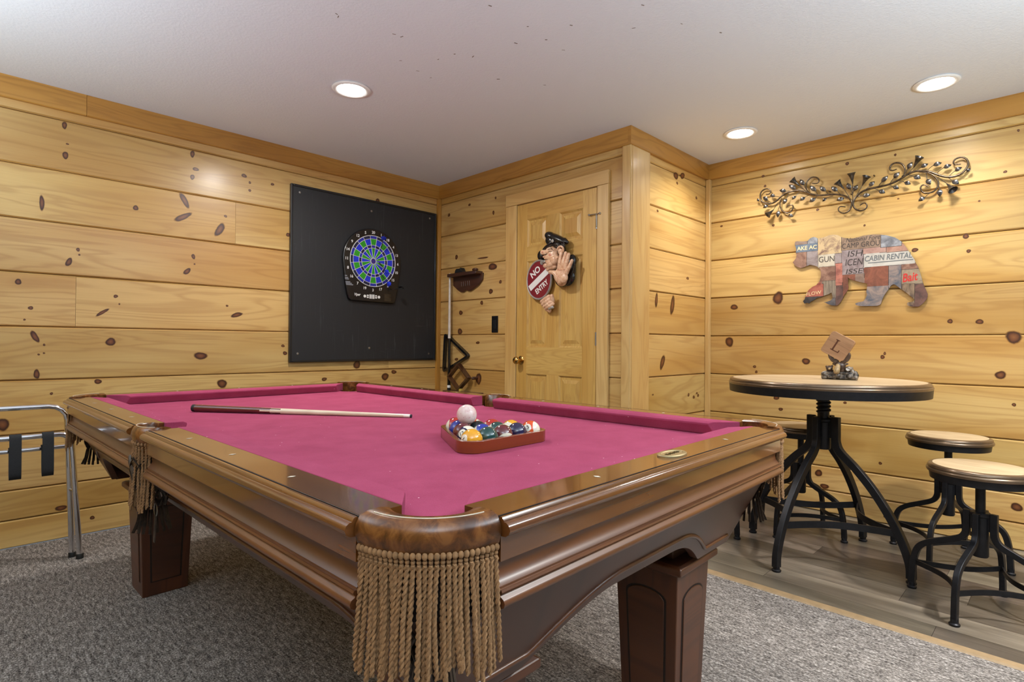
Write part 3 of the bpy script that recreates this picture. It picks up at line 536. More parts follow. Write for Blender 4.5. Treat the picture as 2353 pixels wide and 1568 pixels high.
def sight(fn, a):
    m = MB(); m.add([fn(a-.0045, .036, ZT+.0006), fn(a, .028, ZT+.0006), fn(a+.0045, .036, ZT+.0006), fn(a, .044, ZT+.0006)], [(0, 1, 2, 3)]); m.add([fn(a-.0045, .036, ZT+.0001), fn(a, .028, ZT+.0001), fn(a+.0045, .036, ZT+.0001), fn(a, .044, ZT+.0001)], [(0, 1, 2, 3)])
    m.build('sight', M_['pearl'], tbl)
for i, (fn, a0, a1, s0, s1) in enumerate(sides):
    m = MB(); m.extr(RP, a0, a1, fn); m.build('rail', M_['rail'], tbl, smooth=46)
    m = MB(); m.extr(SP, a0, a1, fn); m.build('rail_skirt', M_['skirt'], tbl, smooth=46)
    m = MB(); m.extr([(.001, ZT+.0003), (.001, ZT-.0035), (-.0005, ZT-.0035), (-.0005, ZT+.0003)], a0, a1, fn); m.build('groove_line', M_['groove'], tbl)
    cushion(fn, a0, a1, s0, s1)
L8 = (TL-.28)/8; W4 = (TW-.28)/4
for k in (1, 2, 3, 5, 6, 7): sight(sides[2][0], .14+L8*k); sight(sides[4][0], .14+L8*k)
for k in (1, 3): sight(sides[0][0], .14+W4*k)
for k in (1, 2, 3): sight(sides[1][0], .14+W4*k)
# oval maker's plate
m = MB(); E = lambda a, b, z, n=40: [(TW/2+a*cos(2*pi*k/n), .036+b*sin(2*pi*k/n), z) for k in range(n)]
m.loft([E(.046, .0255, ZT), E(.046, .0255, ZT+.003), E(.043, .023, ZT+.005), E(.036, .018, ZT+.005), E(.034, .016, ZT+.0035)])
m.build('oval_plate', M_['plate'], tbl, smooth=30)
m = MB()
for k in range(9):
    x = TW/2-.025+k*.0062; h = .0045+.0012*sin(k*2.1)
    m.box(x, x+.0014, .036-h, .036+h, ZT+.0034, ZT+.0044); m.box(x, x+.004, .036+(h-.0014 if k % 2 else -.0007), .036+(h if k % 2 else .0007), ZT+.0034, ZT+.0044)
m.build('plate_relief', plain('plate_relief', srgb(96, 84, 58), .4, .8), tbl)
# cabinet boards: sloped inward, arched along the bottom
def dz(z): return .03+(.69-z)*.5
def apron(fn, L, hi, short):
    N = 90; top = .700; ring = []; bead = []
    for k in range(N+1):
        f = k/N; g = min(f, 1-f); 
        if short: zb = lerp(.462, hi, 0 if g < .17 else sin(min((g-.17)/.22, 1)*pi/2))
        else: zb = lerp(.462, hi, sin(min(g/.075, 1)*pi/2))
        dt, db, d0 = dz(top), dz(zb), dz(.462)
        st, sb = lerp(.125, L-.125, f), lerp(d0+.012, L-d0-.012, f)
        if k == 0: ring.append([fn(.082, .082, top), fn(d0, d0, .462), fn(d0+.022, d0+.022, .462), fn(.104, .104, top)])
        ring.append([fn(st, dt, top), fn(sb, db, zb), fn(sb, db+.022, zb), fn(st, dt+.022, top)])
        zq = zb+.034; q = (top-zq)/(top-zb); bead.append(fn(lerp(st, sb, q), dz(zq)-.001, zq))
    ring.append([fn(L-.082, .082, top), fn(L-d0, d0, .462), fn(L-d0-.022, d0+.022, .462), fn(L-.104, .104, top)])
    m = MB(); m.loft(ring); o = m.build('apron', M_['tdark'], tbl, smooth=30)
    b = MB(); b.tube(bead[3:-3], .0055, 8); b.build('bead', M_['skirt'], o, smooth=60)
apron(sides[0][0], TW, .558, 1); apron(sides[1][0], TW, .558, 1); apron(sides[2][0], TL, .585, 0); apron(sides[4][0], TL, .585, 0)
# legs
for lx, ly in ((.295, .275), (TW-.295, .275), (.295, TL-.275), (TW-.295, TL-.275)):
    m = MB(); r0, r1 = .0985, .083
    sq = lambda r, z: [(lx-r, ly-r, z), (lx+r, ly-r, z), (lx+r, ly+r, z), (lx-r, ly+r, z)]
    ou = random.random()*9
    V = sq(r1, 0)+sq(r0, .425); F = [(0, 1, 5, 4), (1, 2, 6, 5), (2, 3, 7, 6), (3, 0, 4, 7), (3, 2, 1, 0), (4, 5, 6, 7)]
    m.add(V, F, [[(V[i][2]+ou, V[i][0]+V[i][1]) for i in f] for f in F])
    m.box(lx-.07, lx+.07, ly-.07, ly+.07, .43, .74, 2)
    leg = m.build('leg', M_['tdark'], tbl, bevel=.003)
    m = MB(); m.loft([sq(.1, .418), sq(.118, .428), sq(.118, .446), sq(.108, .452)]); m.build('cap', M_['tdark'], leg, bevel=.003)
    for q in range(4):
        m = MB(); hw = .058; out = [(-hw*.88, .06), (hw*.88, .06), (hw, .335)]+[(hw*cos(radians(t)), .335+.028*sin(radians(t))) for t in range(15, 180, 15)]+[(-hw, .335)]
        tilt = atan2(r0-r1, .425); MM = T((lx, ly, 0)) @ RZ(q*pi/2) @ T((0, -r1, 0)) @ RX(pi/2+tilt)
        g = MB(); g.prism([(x*1.11, y+(.004 if y > .2 else -.004)) for x, y in out], -.001, .0006, 0, MM); go = g.build('panel_groove', M_['groove'], leg)
        m.prism(out, 0, .0035, 0, MM); m.build('panel', M_['tdark'], leg, bevel=.0025)
# pockets
def rope(mb, top, bot, r, sway, pitch=.016, n=34, m=5, mat=0):
    top, bot = Vector(top), Vector(bot); P0 = []
    for k in range(n+1):
        t = k/n; P0.append(top.lerp(bot, t)+Vector((sway[0]*sin(t*pi), sway[1]*sin(t*pi), 0)))
    L = (bot-top).length; d = (bot-top).normalized(); u = d.orthogonal().normalized(); w_ = d.cross(u)
    for ph in (0, pi):
        mb.tube([p+(u*cos(2*pi*L*k/n/pitch+ph)+w_*sin(2*pi*L*k/n/pitch+ph))*r*.5 for k, p in enumerate(P0)], [r*.62]*n+[r*.45], m, False, mat)
def pocket(mp, outer, inner, cen, nrope, detail, tagx=False, rl=.15):
    rings = []; N = 28; pts = []
    for k in range(N+1):
        t = k/N; o = Vector(outer(t)); i = Vector(inner(t)); nn = (o-Vector(cen)).normalized()
        c = lambda q, z: mp(q.x, q.y, z)
        rings.append([c(i, ZB-.03), c(i, ZT+.001), c(i.lerp(o-nn*.012, .35), ZT+.005), c(i.lerp(o-nn*.012, .8), ZT+.0055), c(o-nn*.007, ZT+.002), c(o-nn*.001, ZT-.009), c(o+nn*.001, ZT-.02), c(o-nn*.003, ZT-.034), c(o-nn*.008, ZT-.041), c(o-nn*.014, ZT-.041), c(o-nn*.016, ZB-.03)])
        pts.append((o-nn*.006, nn))
    m = MB(); m.loft(rings); col = m.build('pocket', M_['leather'], tbl, smooth=50)
    s = MB(); s.tube([mp(*(Vector(inner(k/N)).lerp(Vector(outer(k/N))-(Vector(outer(k/N))-Vector(cen)).normalized()*.012, .8)), ZT+.0058) for k in range(2, N-1)], .0008, 4)
    s.build('stitching', M_['pearl'], col)
    def at(t):
        x = t*N; k = min(int(x), N-1); return pts[k][0].lerp(pts[k+1][0], x-k), pts[k][1]
    f = MB(); zt = ZT-.044
    for k in range(nrope):
        t = .02+.96*k/(nrope-1); p, nn = at(t); tg = Vector((-nn.y, nn.x))
        f.ell(mp(p.x+nn.x*.002, p.y+nn.y*.002, zt+.004), (.0042, .0042, .0055), None, 5)
        for j in (0, 1): f.ell(mp(p.x, p.y, zt-.004-.006*j), (.0036, .0036, .004), None, 4)
        fl = .003+random.uniform(-.004, .006); sw = random.uniform(-.006, .006)+(t-.5)*.012
        b = p+nn*fl+tg*sw; l = rl+random.uniform(-.014, .012)
        rope(f, mp(p.x, p.y, zt-.008), mp(b.x, b.y, zt-.008-l), .0040, (random.uniform(-.003, .003), random.uniform(-.003, .003)), .017, detail, 5)
        if k % 2 == 0:
            q = p-nn*.008; rope(f, mp(q.x, q.y, zt-.008), mp(q.x+nn.x*.006, q.y+nn.y*.006, zt-.008-l*.96),   .0036, (0, 0), .017, detail, 4)
    f.build('rope_fringe', M_['rope'], col, smooth=60)
    g = MB(); g.loft([[mp(*(p-nn*.014), z) for z in (ZB-.09, ZB-.02)]+[mp(*(p-nn*.018), z) for z in (ZB-.02, ZB-.09)] for p, nn in pts]); g.build('backing_strip', M_['groove'], col, smooth=50)
    # leather net: looped straps gathered into a cut tassel
    hc = sum((Vector(inner(k/8)) for k in range(9)), Vector((0, 0)))/9; hc = hc.lerp(Vector(cen), .35); nt = MB()
    for k in range(9):
        a = 2*pi*k/9
        for sg in (1, -1):
            path = []
            for j in range(13):
                t = j/12; rr_ = lerp(.056, .03, t**1.5); b = a+sg*.55*sin(t*pi*1.5)
                path.append(mp(hc.x+rr_*cos(b), hc.y+rr_*sin(b), lerp(ZB-.035, .6, t)))
            nt.tube(path, .005, 6, False, 0, None, .35)
    for k in range(16):
        a = 2*pi*k/16; r1 = .03
        nt.tube([mp(hc.x+r*cos(a), hc.y+r*sin(a), z) for r, z in ((.024, .607), (.03, .59), (.035, .56), (.041+.003*(k % 3), .532))], [.005, .006, .0066, .0066], 5, False, 0, None, .4)
    nt.lathe([(0, .598), (.02, .598), (.03, .604), (.02, .612), (0, .612)], 16, 0, T(mp(hc.x, hc.y, 0)))
    nt.build('leather_net', M_['leatherdk'], col, smooth=50)
    if tagx:
        k = MB(); c0 = mp(.02, hc.y-.06, .60); k.tube([(c0[0], c0[1]+.014*cos(2*pi*j/20), c0[2]+.017*sin(2*pi*j/20)) for j in range(20)], .0013, 5, True); k.box(-.0015, .0015, -.006, .006, -.075, 0, 2, 1, T((c0[0], c0[1]+.002, c0[2]-.015)) @ RX(.12))
        k.build('key_ring', [M_['steelm'], M_['leatherdk']], col)
co_ = lambda t: (.135+.142*cos(radians(lerp(181, 269, t))), .135+.142*sin(radians(lerp(181, 269, t))))
ci_ = lambda t: (.106+.063*cos(radians(lerp(150, 300, t))), .106+.063*sin(radians(lerp(150, 300, t))))
for mp, dt in ((lambda p, q, z: (p, q, z), 34), (lambda p, q, z: (TW-p, q, z), 24), (lambda p, q, z: (p, TL-q, z), 20), (lambda p, q, z: (TW-p, TL-q, z), 16)):
    pocket(mp, co_, ci_, (.135, .135), 27, dt)
so_ = lambda t: (.012-.034*sin(pi*t), MID-.068*cos(pi*t)) 
si_ = lambda t: (.055-.065*sin(pi*t)**.9, MID-.056*cos(pi*t))
pocket(lambda p, q, z: (p, q, z), so_, si_, (.05, MID), 13, 24, True, .16); pocket(lambda p, q, z: (TW-p, q, z), so_, si_, (.05, MID), 13, 14, False, .16)
# ---------------------------------------------------------------- rack, balls, cue (resting on the cloth)
def toT(u, v, z=0): return TM @ Vector((u, v, z))
R_ = .028575; BU, BV = .567, .528
def tri(off, rad, n=6):
    """rounded triangle offset outward from the ball-centre triangle"""
    C = [(0, 0), (4*2*R_, 0), (2*2*R_, 4*2*R_*sqrt(3)/2)]; P = []
    for (x, y), a in zip(C, (210, 330, 90)):
        for k in range(n+1):
            t = radians(a-60+120*k/n); P.append((x+off*cos(t), y+off*sin(t)))
    return P
rk = MB(); A = tri(R_+.0145, 0); B = tri(R_+.0012, 0)
rk.loft([[(a[0], a[1], 0), (a[0], a[1], .032), (b[0], b[1], .032), (b[0], b[1], 0)] for a, b in zip(A+A[:1], B+B[:1])], endcap=False)
ro = rk.build('ball_rack', M_['rackwood'], smooth=30, bevel=.0015, M=TM @ T((BU, BV, ZB+.0006)), weld=True)
tag(ro, 'glossy red-brown wooden triangle rack holding the pool balls', 'ball rack')
bcol = {1: srgb(226, 160, 34), 2: srgb(34, 54, 150), 3: srgb(176, 40, 30), 4: srgb(34, 28, 66), 5: srgb(216, 84, 36), 6: srgb(22, 66, 62), 7: srgb(98, 34, 40), 8: srgb(16, 32, 38)}
def ballmat(n):
    c = bcol[(n-1) % 8+1]
    t = NT('ball_enamel'); o = t.coord('Object'); sp = t.node('ShaderNodeSeparateXYZ'); t.lk(o, sp.inputs[0]); iv = srgb(228, 220, 200)
    spot = t.math('GREATER_THAN', sp.outputs[0], R_*.905)
    col = t.mix(t.math('GREATER_THAN', t.math('ABSOLUTE', sp.outputs[2]), R_*.56), c, iv) if n > 8 else c
    col = t.mix(spot, col, iv); t.set(col=col, rough=.14, coat=.6, coatr=.05); return t.m
rows_ = [[1, 6, 15, 4, 13], [12, 10, 14, 9], [7, 8, 3], [2, 5], [11]]
desc = {1: 'solid yellow number 1 ball in the rack corner nearest the camera', 6: 'solid dark green ball, second along the front of the rack', 15: 'maroon ball with a white cap, middle of the front row', 4: 'solid dark purple ball beside the orange striped 13 ball', 13: 'orange striped number 13 ball in the right corner of the rack', 12: 'purple number 12 ball behind the yellow ball', 10: 'blue and white striped ball behind the dark green ball', 14: 'green and white striped ball behind the maroon ball', 9: 'white ball with a yellow stripe behind the dark purple ball', 7: 'solid maroon-brown ball, middle of the rack\'s left side', 8: 'near-black ball in the centre of the racked balls', 3: 'solid dark red ball behind the green striped ball', 2: 'solid bright blue ball just below the cue ball', 5: 'orange ball behind the near-black ball, right of the cue ball', 11: 'red and white striped ball at the far corner of the rack'}
lf_, tw_, up_, rt_ = Vector((-.7, .71, 0)), Vector((-.69, -.69, .2)), Vector((0, 0, 1)), Vector((.7, -.71, 0))
face = {1: (lf_*.62+tw_*.62+up_*.05, up_), 12: (tw_*.8+lf_*.42+up_*.25, up_+rt_*.5), 13: (tw_*.85+lf_*.38+up_*.25, rt_+up_*.1), 6: (rt_*.45-up_*.62+tw_*.5, up_), 4: (lf_*.85+tw_*.5+up_*.1, up_), 15: (-tw_*.7-up_*.7, up_*.8+lf_*.15+tw_*.2), 8: (tw_*.5-up_*.75+lf_*.2, up_), 5: (rt_*.6+up_*.55+tw_*.3, up_), 3: (lf_*.85+up_*.3+tw_*.3, up_), 10: (-up_, rt_*.8+up_*.5), 14: (-up_, rt_*.8+up_*.6), 9: (-up_, tw_*.5+up_*.8+lf_*.3), 11: (-up_, rt_*.8+up_*.5), 7: (-up_-tw_*.5, rt_), 2: (-up_-tw_*.5, rt_)}
for k, row in enumerate(rows_):
    for i, n in enumerate(row):
        p = toT(BU+R_*(2*i+k), BV+R_*sqrt(3)*k, ZB+R_+.0004)
        x, zq = face[n]; x = x.normalized(); z = (zq-x*zq.dot(x)).normalized(); y = z.cross(x)
        MMm = Matrix(((x.x, y.x, z.x, p.x), (x.y, y.y, z.y, p.y), (x.z, y.z, z.z, p.z), (0, 0, 0, 1)))
        m = MB(); m.ell((0, 0, 0), (R_*.997,)*3, None, 24); b = m.build('pool_ball', ballmat(n), smooth=180, M=MMm, weld=True)
        tag(b, desc[n], 'pool ball', 'pool balls in the rack')
        d = MB(); roll = {12: .9, 13: 2.0, 1: -.6}.get(n, .4)
        d.text(str(n), 0, 0, 0, .0105, R_+.0002, 0, 0, RY(pi/2) @ RZ(pi/2+roll), bold=.02); d.build('number', M_['blackpaint'], b)
def cuemat():
    t = NT('cue_ball_ivory'); v = t.node('ShaderNodeTexVoronoi', i_Scale=190.0); t.lk(t.coord(), v.inputs['Vector']); n = t.noise(t.coord(), 60, 3)
    c = t.ramp(n, [(.35, srgb(228, 212, 204)), (.65, srgb(214, 178, 172))]); c = t.mix(t.ramp(v.outputs['Distance'], [(.12, (1, 1, 1, 1)), (.22, (0, 0, 0, 1))]), c, srgb(186, 120, 116))
    t.set(col=c, rough=.3, coat=.3); return t.m
m = MB(); m.ell((0, 0, 0), (R_,)*3, None, 24)
cx_ = BU+R_*(2+3+2-.0)/3*1.0; 
tag(m.build('cue_ball', cuemat(), smooth=180, M=T(toT(BU+R_*3.0, BV+R_*sqrt(3)*(2+1/3), ZB+R_+.0004+2*R_*sqrt(2/3)+.0006)), weld=True), 'speckled off-white cue ball perched on top of the racked balls', 'pool ball')
a, b = toT(.323, 1.89, ZB+.0152), toT(.841, 1.158, ZB+.0066); L = (b-a).length; zd = (b-a).normalized(); xd = zd.orthogonal().normalized(); yd = zd.cross(xd)
CM = Matrix(((xd.x, yd.x, zd.x, a.x), (xd.y, yd.y, zd.y, a.y), (xd.z, yd.z, zd.z, a.z), (0, 0, 0, 1)))
cue = empty('pool_cue', 'short pool cue with red-brown butt lying across the burgundy cloth', 'pool cue', CM)
rad = lambda s: lerp(.0143, .0062, (s/L))
def band(name, s0, s1, mat, ends=0):
    m = MB(); n = 14; m.lathe([(0, s0)]+[(rad(lerp(s0, s1, k/n))-(ends*.003 if k in (0,) else 0), lerp(s0, s1, k/n)) for k in range(n+1)]+[(0, s1)], 20); return m.build(name, mat, cue, smooth=40)
band('bumper', 0, .014, M_['rubber'], 1)
m = MB(); n = 40; Rg = 24; V = []; F = []; mt = []
S0, S1 = .014, L-.03; N = 160
for i in range(N+1):
    s = lerp(S0, S1, i/N)
    for k in range(Rg): V.append((rad(s)*cos(2*pi*k/Rg), rad(s)*sin(2*pi*k/Rg), s))
for i in range(N):
    s = lerp(S0, S1, (i+.5)/N)
    for k in range(Rg):
        F.append((i*Rg+k, i*Rg+(k+1) % Rg, (i+1)*Rg+(k+1) % Rg, (i+1)*Rg+k)); tr = abs(((k+.5)/Rg*4) % 1-.5)*2
        mt.append(1 if s < .27+.13*tr else 0)
m.add(V, F, [[(V[i][2], V[i][0]) for i in f] for f in F], mt); m.build('shaft', [M_['cuetan'], M_['cuedark']], cue, smooth=60)
band('ferrule', L-.03, L-.006, M_['ferrule']); band('tip', L-.006, L, M_['tip'])
# ---------------------------------------------------------------- pub table and stools
def bar2(mb, prof, wid, th, ang, mat=0):
    """flat bar bent in a vertical plane: (r, z) path, in-plane width wid, thickness th"""
    P = spline([(r, 0, z) for r, z in prof], 5); V = []; N = len(P); c, s = cos(ang), sin(ang)
    for i in range(N):
        t = (P[min(i+1, N-1)]-P[max(i-1, 0)]).normalized(); n = Vector((t.z, 0, -t.x)); w = wid if not callable(wid) else wid(i/(N-1))
        for a, b in ((-.5, -.5), (.5, -.5), (.5, .5), (-.5, .5)):
            q = P[i]+n*a*w; V.append((q.x*c-b*th*s, q.x*s+b*th*c, q.z))
    F = [(i*4+k, i*4+(k+1) % 4, i*4+4+(k+1) % 4, i*4+4+k) for i in range(N-1) for k in range(4)]+[(3, 2, 1, 0), ((N-1)*4, (N-1)*4+1, (N-1)*4+2, (N-1)*4+3)]
    mb.add(V, F, None, mat)
def pedestal(name, label, cat, cx, cy, rot, zt, R, prof, hub, post, foot_r, strz, strh, barw, bart, group=None, thread=False, inset=.32):
    e = empty(name, label, cat, T((cx, cy, 0)) @ RZ(radians(rot)), group)
    m = MB(); m.lathe([(0, zt-.006), (0, zt), (R-.022, zt), (R-.020, zt-.006)], 72)
    m = MB(); m.lathe([(0, zt-.02), (R-.021, zt-.02), (R-.021, zt), (0, zt)], 72); m.build('round_top', M_['topwood'], e, smooth=30, weld=True)
    m = MB(); m.lathe([(R-.0205, zt-.03), (R-.0205, zt-.0012), (R-.0195, zt-.0006), (R-.013, zt-.0008), (R-.007, zt-.004), (R-.004, zt-.010), (R-.0035, zt-.013), (R-.006, zt-.0135), (R-.003, zt-.0155), (R, zt-.019), (R+.001, zt-.023), (R-.001, zt-.03), (R-.0205, zt-.03)], 80); m.build('rim', M_['bronze'], e, smooth=30)
    hb = .038 if thread else .03
    m = MB(); m.lathe([(0, zt-.03-hb), (R-.004 if thread else R-.012, zt-.03-hb), (R-.001 if thread else R-.008, zt-.03), (0, zt-.03)], 72); m.build('rim_band', M_['iron'] if not thread else M_['iron'], e, smooth=30)
    m = MB(); rp, z0, z1 = post
    if thread:
        m.lathe([(0, z0), (rp*.8, z0), (rp*.8, z1), (0, z1)], 20)
        m.tube([(rp*.82*cos(a), rp*.82*sin(a), z0+.06+a/(2*pi)*.019) for a in [k*.35 for k in range(int((z1-z0-.06)/.019*2*pi/.35))]], .0062, 6)
    else: m.lathe([(0, z0), (rp, z0), (rp, z1), (0, z1)], 20)
    m.build('post', M_['iron'], e, smooth=40)
    rh, h0, h1 = hub; m = MB(); m.lathe([(0, h0), (rh*.72, h0), (rh*.8, h0+.006), (rh*.8, h1-.02), (rh, h1-.014), (rh, h1-.004), (rh*.9, h1), (0, h1)], 24); m.build('hub', M_['iron'], e, smooth=30)
    fr = prof[-1][0]
    for k in range(4):
        a = k*pi/2; m = MB(); bar2(m, prof, barw, bart, a)
        m.box(rh*.7, prof[0][0]+.004, -bart*.36, bart*.36, prof[2][1]+.02, prof[0][1]-.004, 2, 0, RZ(a))
        lg = m.build('leg', M_['iron'], e, smooth=35, bevel=.002)
        f = MB(); f.lathe([(0, 0), (foot_r, 0), (foot_r*1.1, .003), (foot_r*1.1, .008), (foot_r*.8, .012), (foot_r*.8, .026), (0, .026)], 20, 0, T((fr*cos(a), fr*sin(a), 0))); f.build('foot', M_['iron'], lg, smooth=35)
        m = MB(); rs = None
        for (r0, q0), (r1, q1) in zip(prof, prof[1:]):
            if q0 >= strz >= q1: rs = lerp(r0, r1, (q0-strz)/(q0-q1))
        A, B = Vector((cos(a), sin(a), 0))*rs, Vector((-sin(a), cos(a), 0))*rs; mid = (A+B)/2*inset*1.9
        V = []; P = []
        for i in range(17):
            t = i/16; P.append(A*(1-t)**3+(A.lerp(mid, .85))*3*t*(1-t)**2+(B.lerp(mid, .85))*3*t*t*(1-t)+B*t**3)
        for i, p in enumerate(P):
            tg = (P[min(i+1, 16)]-P[max(i-1, 0)]).normalized(); n = Vector((-tg.y, tg.x, 0))*.0028
            V += [p-n+Vector((0, 0, strz-strh/2)), p+n+Vector((0, 0, strz-strh/2)), p+n+Vector((0, 0, strz+strh/2)), p-n+Vector((0, 0, strz+strh/2))]
        F = [(i*4+k2, i*4+(k2+1) % 4, i*4+4+(k2+1) % 4, i*4+4+k2) for i in range(16) for k2 in range(4)]+[(3, 2, 1, 0), (64, 65, 66, 67)]
        m.add(V, F); m.build('stretcher', M_['iron'], e, smooth=30)
    return e
pedestal('pub_table', 'round oak-topped pub table on four bowed black iron legs holding a carved moose figurine', 'pub table', 3.10, .875, 77, .885, .445,
    [(.062, .70), (.062, .62), (.064, .575), (.085, .53), (.155, .465), (.235, .375), (.31, .265), (.36, .165), (.388, .08), (.392, .02)], (.042, .535, .69), (.034, .66, .822), .019, .205, .032, .035, .027, None, True, .3)
SP_ = [(.044, .392), (.044, .335), (.047, .30), (.066, .272), (.12, .245), (.178, .218), (.215, .185), (.232, .13), (.238, .06), (.240, .02)]
for cx, cy, rot, z, lab in ((2.912, .25, 77, .575, 'nearest black iron screw stool with pale wood seat, cut off at the right edge'), (3.51, .425, 80, .612, 'black iron screw stool with pale seat between the pine wall and the nearest stool'),
        (3.43, 1.085, 78, .60, 'screw stool behind the pub table column, its seat showing past the pool table corner'), (3.10, 1.50, 70, .575, 'screw stool almost hidden behind the pool table, only its feet and rings showing')):
    pedestal('bar_stool', lab, 'bar stool', cx, cy, rot, z, .176, SP_, (.034, .215, .392), (.0165, .36, z-.05), .0165, .118, .021, .024, .02, 'iron screw stools around the pub table', False, .3)
# ---------------------------------------------------------------- chrome luggage rack
lr = empty('luggage_rack', 'folded chrome luggage rack with black straps leaning by the left wall', 'luggage rack', T((.14, 3.4, 0)))
def frame(y0, y1, ztop, hw, cr, hwb):
    P = [(-hwb, y1, .012), (-hw, y0, ztop-cr)]+[(-hw+cr-cr*cos(radians(t)), y0, ztop-cr+cr*sin(radians(t))) for t in (22, 45, 68, 90)]+[(hw-cr+cr*sin(radians(t)), y0, ztop-cr+cr*cos(radians(t))) for t in (0, 22, 45, 68, 90)]+[(hwb, y1, .012)]
    m = MB(); m.tube(P, .0125, 16); return m.build('chrome_frame', M_['chrome'], lr, smooth=60)
f1 = frame(.02, .02, .737, .247, .07, .272); f2 = frame(-.02, -.03, .605, .262, .05, .296)
m = MB(); m.tube([(-.247, .02, .54), (.247, .02, .54)], .0105, 14); m.build('cross_bar', M_['chrome'], lr, smooth=60)
for sx in (-.262, .27):
    m = MB(); m.tube([(sx, -.03 if sx > 0 else -.03, .33), (sx-.012, .02, .33)], .006, 8); m.build('pivot_pin', M_['steelm'], lr, smooth=60)
for x, y in ((.272, .02), (-.272, .02), (.296, -.03), (-.296, -.03)):
    m = MB(); m.lathe([(0, 0), (.015, 0), (.0155, .02), (.0135, .024), (0, .024)], 16, 0, T((x, y, 0))); m.build('rubber_foot', M_['rubber'], lr, smooth=40)
for x in (.058, .172, -.056, -.17):
    m = MB(); P = [(.034, .54), (.030, .553), (.020, .556), (.006, .549), (-.001, .52), (-.004, .47), (-.012, .435), (-.026, .419), (-.04, .424), (-.047, .45), (-.045, .52), (-.040, .59), (-.034, .614), (-.022, .621), (-.008, .614), (-.005, .60)]
    P = [q for q in spline([(0, a, b) for a, b in P], 4)]
    rg = []
    for i, p in enumerate(P):
        t = (P[min(i+1, len(P)-1)]-P[max(i-1, 0)]).normalized(); n = Vector((0, -t.z, t.y))*.001
        rg.append([(x-.021, p.y-n.y, p.z-n.z), (x+.021, p.y-n.y, p.z-n.z), (x+.021, p.y+n.y, p.z+n.z), (x-.021, p.y+n.y, p.z+n.z)])
    m.loft(rg); m.build('strap', M_['strap'], lr, smooth=30)
# ---------------------------------------------------------------- black backboard and dartboard
bb = MB(); bb.box(1.617, 2.826, .925, 2.121, 0, .019, 1, 0); bo = bb.build('backboard', M_['board'], M=wallM('L', 0, 0, .0008), bevel=.002)
tag(bo, 'large square black scuffed backboard on the left wall behind the dartboard', 'backboard')
m = MB()
for a, b, c, d in ((1.606, 1.622, .912, 2.134), (2.821, 2.837, .912, 2.134), (1.6225, 2.8205, .912, .928), (1.6225, 2.8205, 2.118, 2.134)): m.box(a, b, c, d, 0, .026, 1 if b-a < .1 else 0)
m.build('edge_frame', M_['boardedge'], bo, bevel=.004)
for r, h in ((1.669, 2.082), (2.226, 2.05), (2.77, 2.085), (1.664, .972), (2.218, 1.011), (2.772, .965)):
    m = MB(); m.lathe([(0, .019), (.0085, .019), (.0075, .0215), (0, .0225)], 16, 0, T((r, h, 0))); m.build('screw', M_['steelm'], bo, smooth=40)
DX, DY = 2.229, 1.667; DBM = wallM('L', DX, DY, .020)
dbo = empty('dartboard', 'electronic dartboard with blue and green segments on the black backboard', 'dartboard', DBM)
RO = .246
out = [(RO*cos(radians(t)), RO*sin(radians(t))) for t in range(-14, 195, 6)]+[(-.236, -.09), (-.222, -.20), (-.208, -.262), (-.198, -.29), (-.18, -.305), (.18, -.31), (.195, -.30), (.203, -.275), (.222, -.18), (.236, -.09)]
m = MB(); m.prism(out, 0, .026); m.build('housing', M_['blackpaint'], dbo, bevel=.007, seg=3, smooth=40)
m = MB(); rp = .192
ringz = [(.022, .099, 's'), (.099, .121, 't'), (.121, .168, 's'), (.168, rp, 'd')]
for k in range(20):
    a0 = radians(90-9-18*k); a1 = a0+radians(18); gr = k % 2 == 0
    for r0, r1, ty in ringz:
        mt = (0 if not gr else 1) if ty == 's' else (3 if gr else 2)
        pts = [(r0*cos(lerp(a0, a1, j/3)), r0*sin(lerp(a0, a1, j/3))) for j in range(4)]+[(r1*cos(lerp(a1, a0, j/3)), r1*sin(lerp(a1, a0, j/3))) for j in range(4)]
        m.prism(pts, .026, .0285, mt)
m.lathe([(0, .0305), (.020, .0302), (.022, .026)], 24, 4); m.build('target_segments', [M_['blue'], M_['green'], M_['navy'], M_['dblue'], M_['bull']], dbo)
m = MB()
for r, t in ((rp, .0026), (.168, .0016), (.121, .0016), (.099, .0016), (.022, .002)): m.tube([(r*cos(2*pi*k/64), r*sin(2*pi*k/64), .0292) for k in range(64)], t, 6, True)
for k in range(20): a = radians(90-9-18*k); m.tube([(.022*cos(a), .022*sin(a), .0292), (rp*cos(a), rp*sin(a), .0292)], .0014, 5)
m.build('web', M_['white'], dbo, smooth=60)
m = MB()
for k, n in enumerate([20, 1, 18, 4, 13, 6, 10, 15, 2, 17, 3, 19, 7, 16, 8, 11, 14, 9, 12, 5]):
    a = radians(90-18*k); m.text(str(n), .218*cos(a), .218*sin(a), 0, .021, .0262, .0004, 0, None, bold=.02)
m.text('Viper', -.128, -.262, .05, .026, .0262, .0004, shear=.25, bold=.02); m.build('numbers', M_['white'], dbo)
m = MB()
for x in (-.068, .052): m.lathe([(0, .0262), (.011, .0262), (.011, .0272), (0, .0272)], 16, 0, T((x, -.268, 0)))
for x in (-.043, .027):
    for y in (-.261, -.275): m.box(x-.008, x+.008, y-.005, y+.005, .026, .0272)
for x in (-.026, -.018, -.008, .002, .010): m.box(x-.003, x+.003, -.284, -.252, .026, .0272)
m.build('buttons', M_['white'], dbo)
m = MB(); 
for k in range(9): m.box(.10, .16, -.292+k*.006, -.289+k*.006, .026, .0268)
m.build('speaker_grille', mottle('worn_grille', srgb(40, 34, 26), srgb(86, 70, 46), None, 200, .5), dbo)
m = MB()
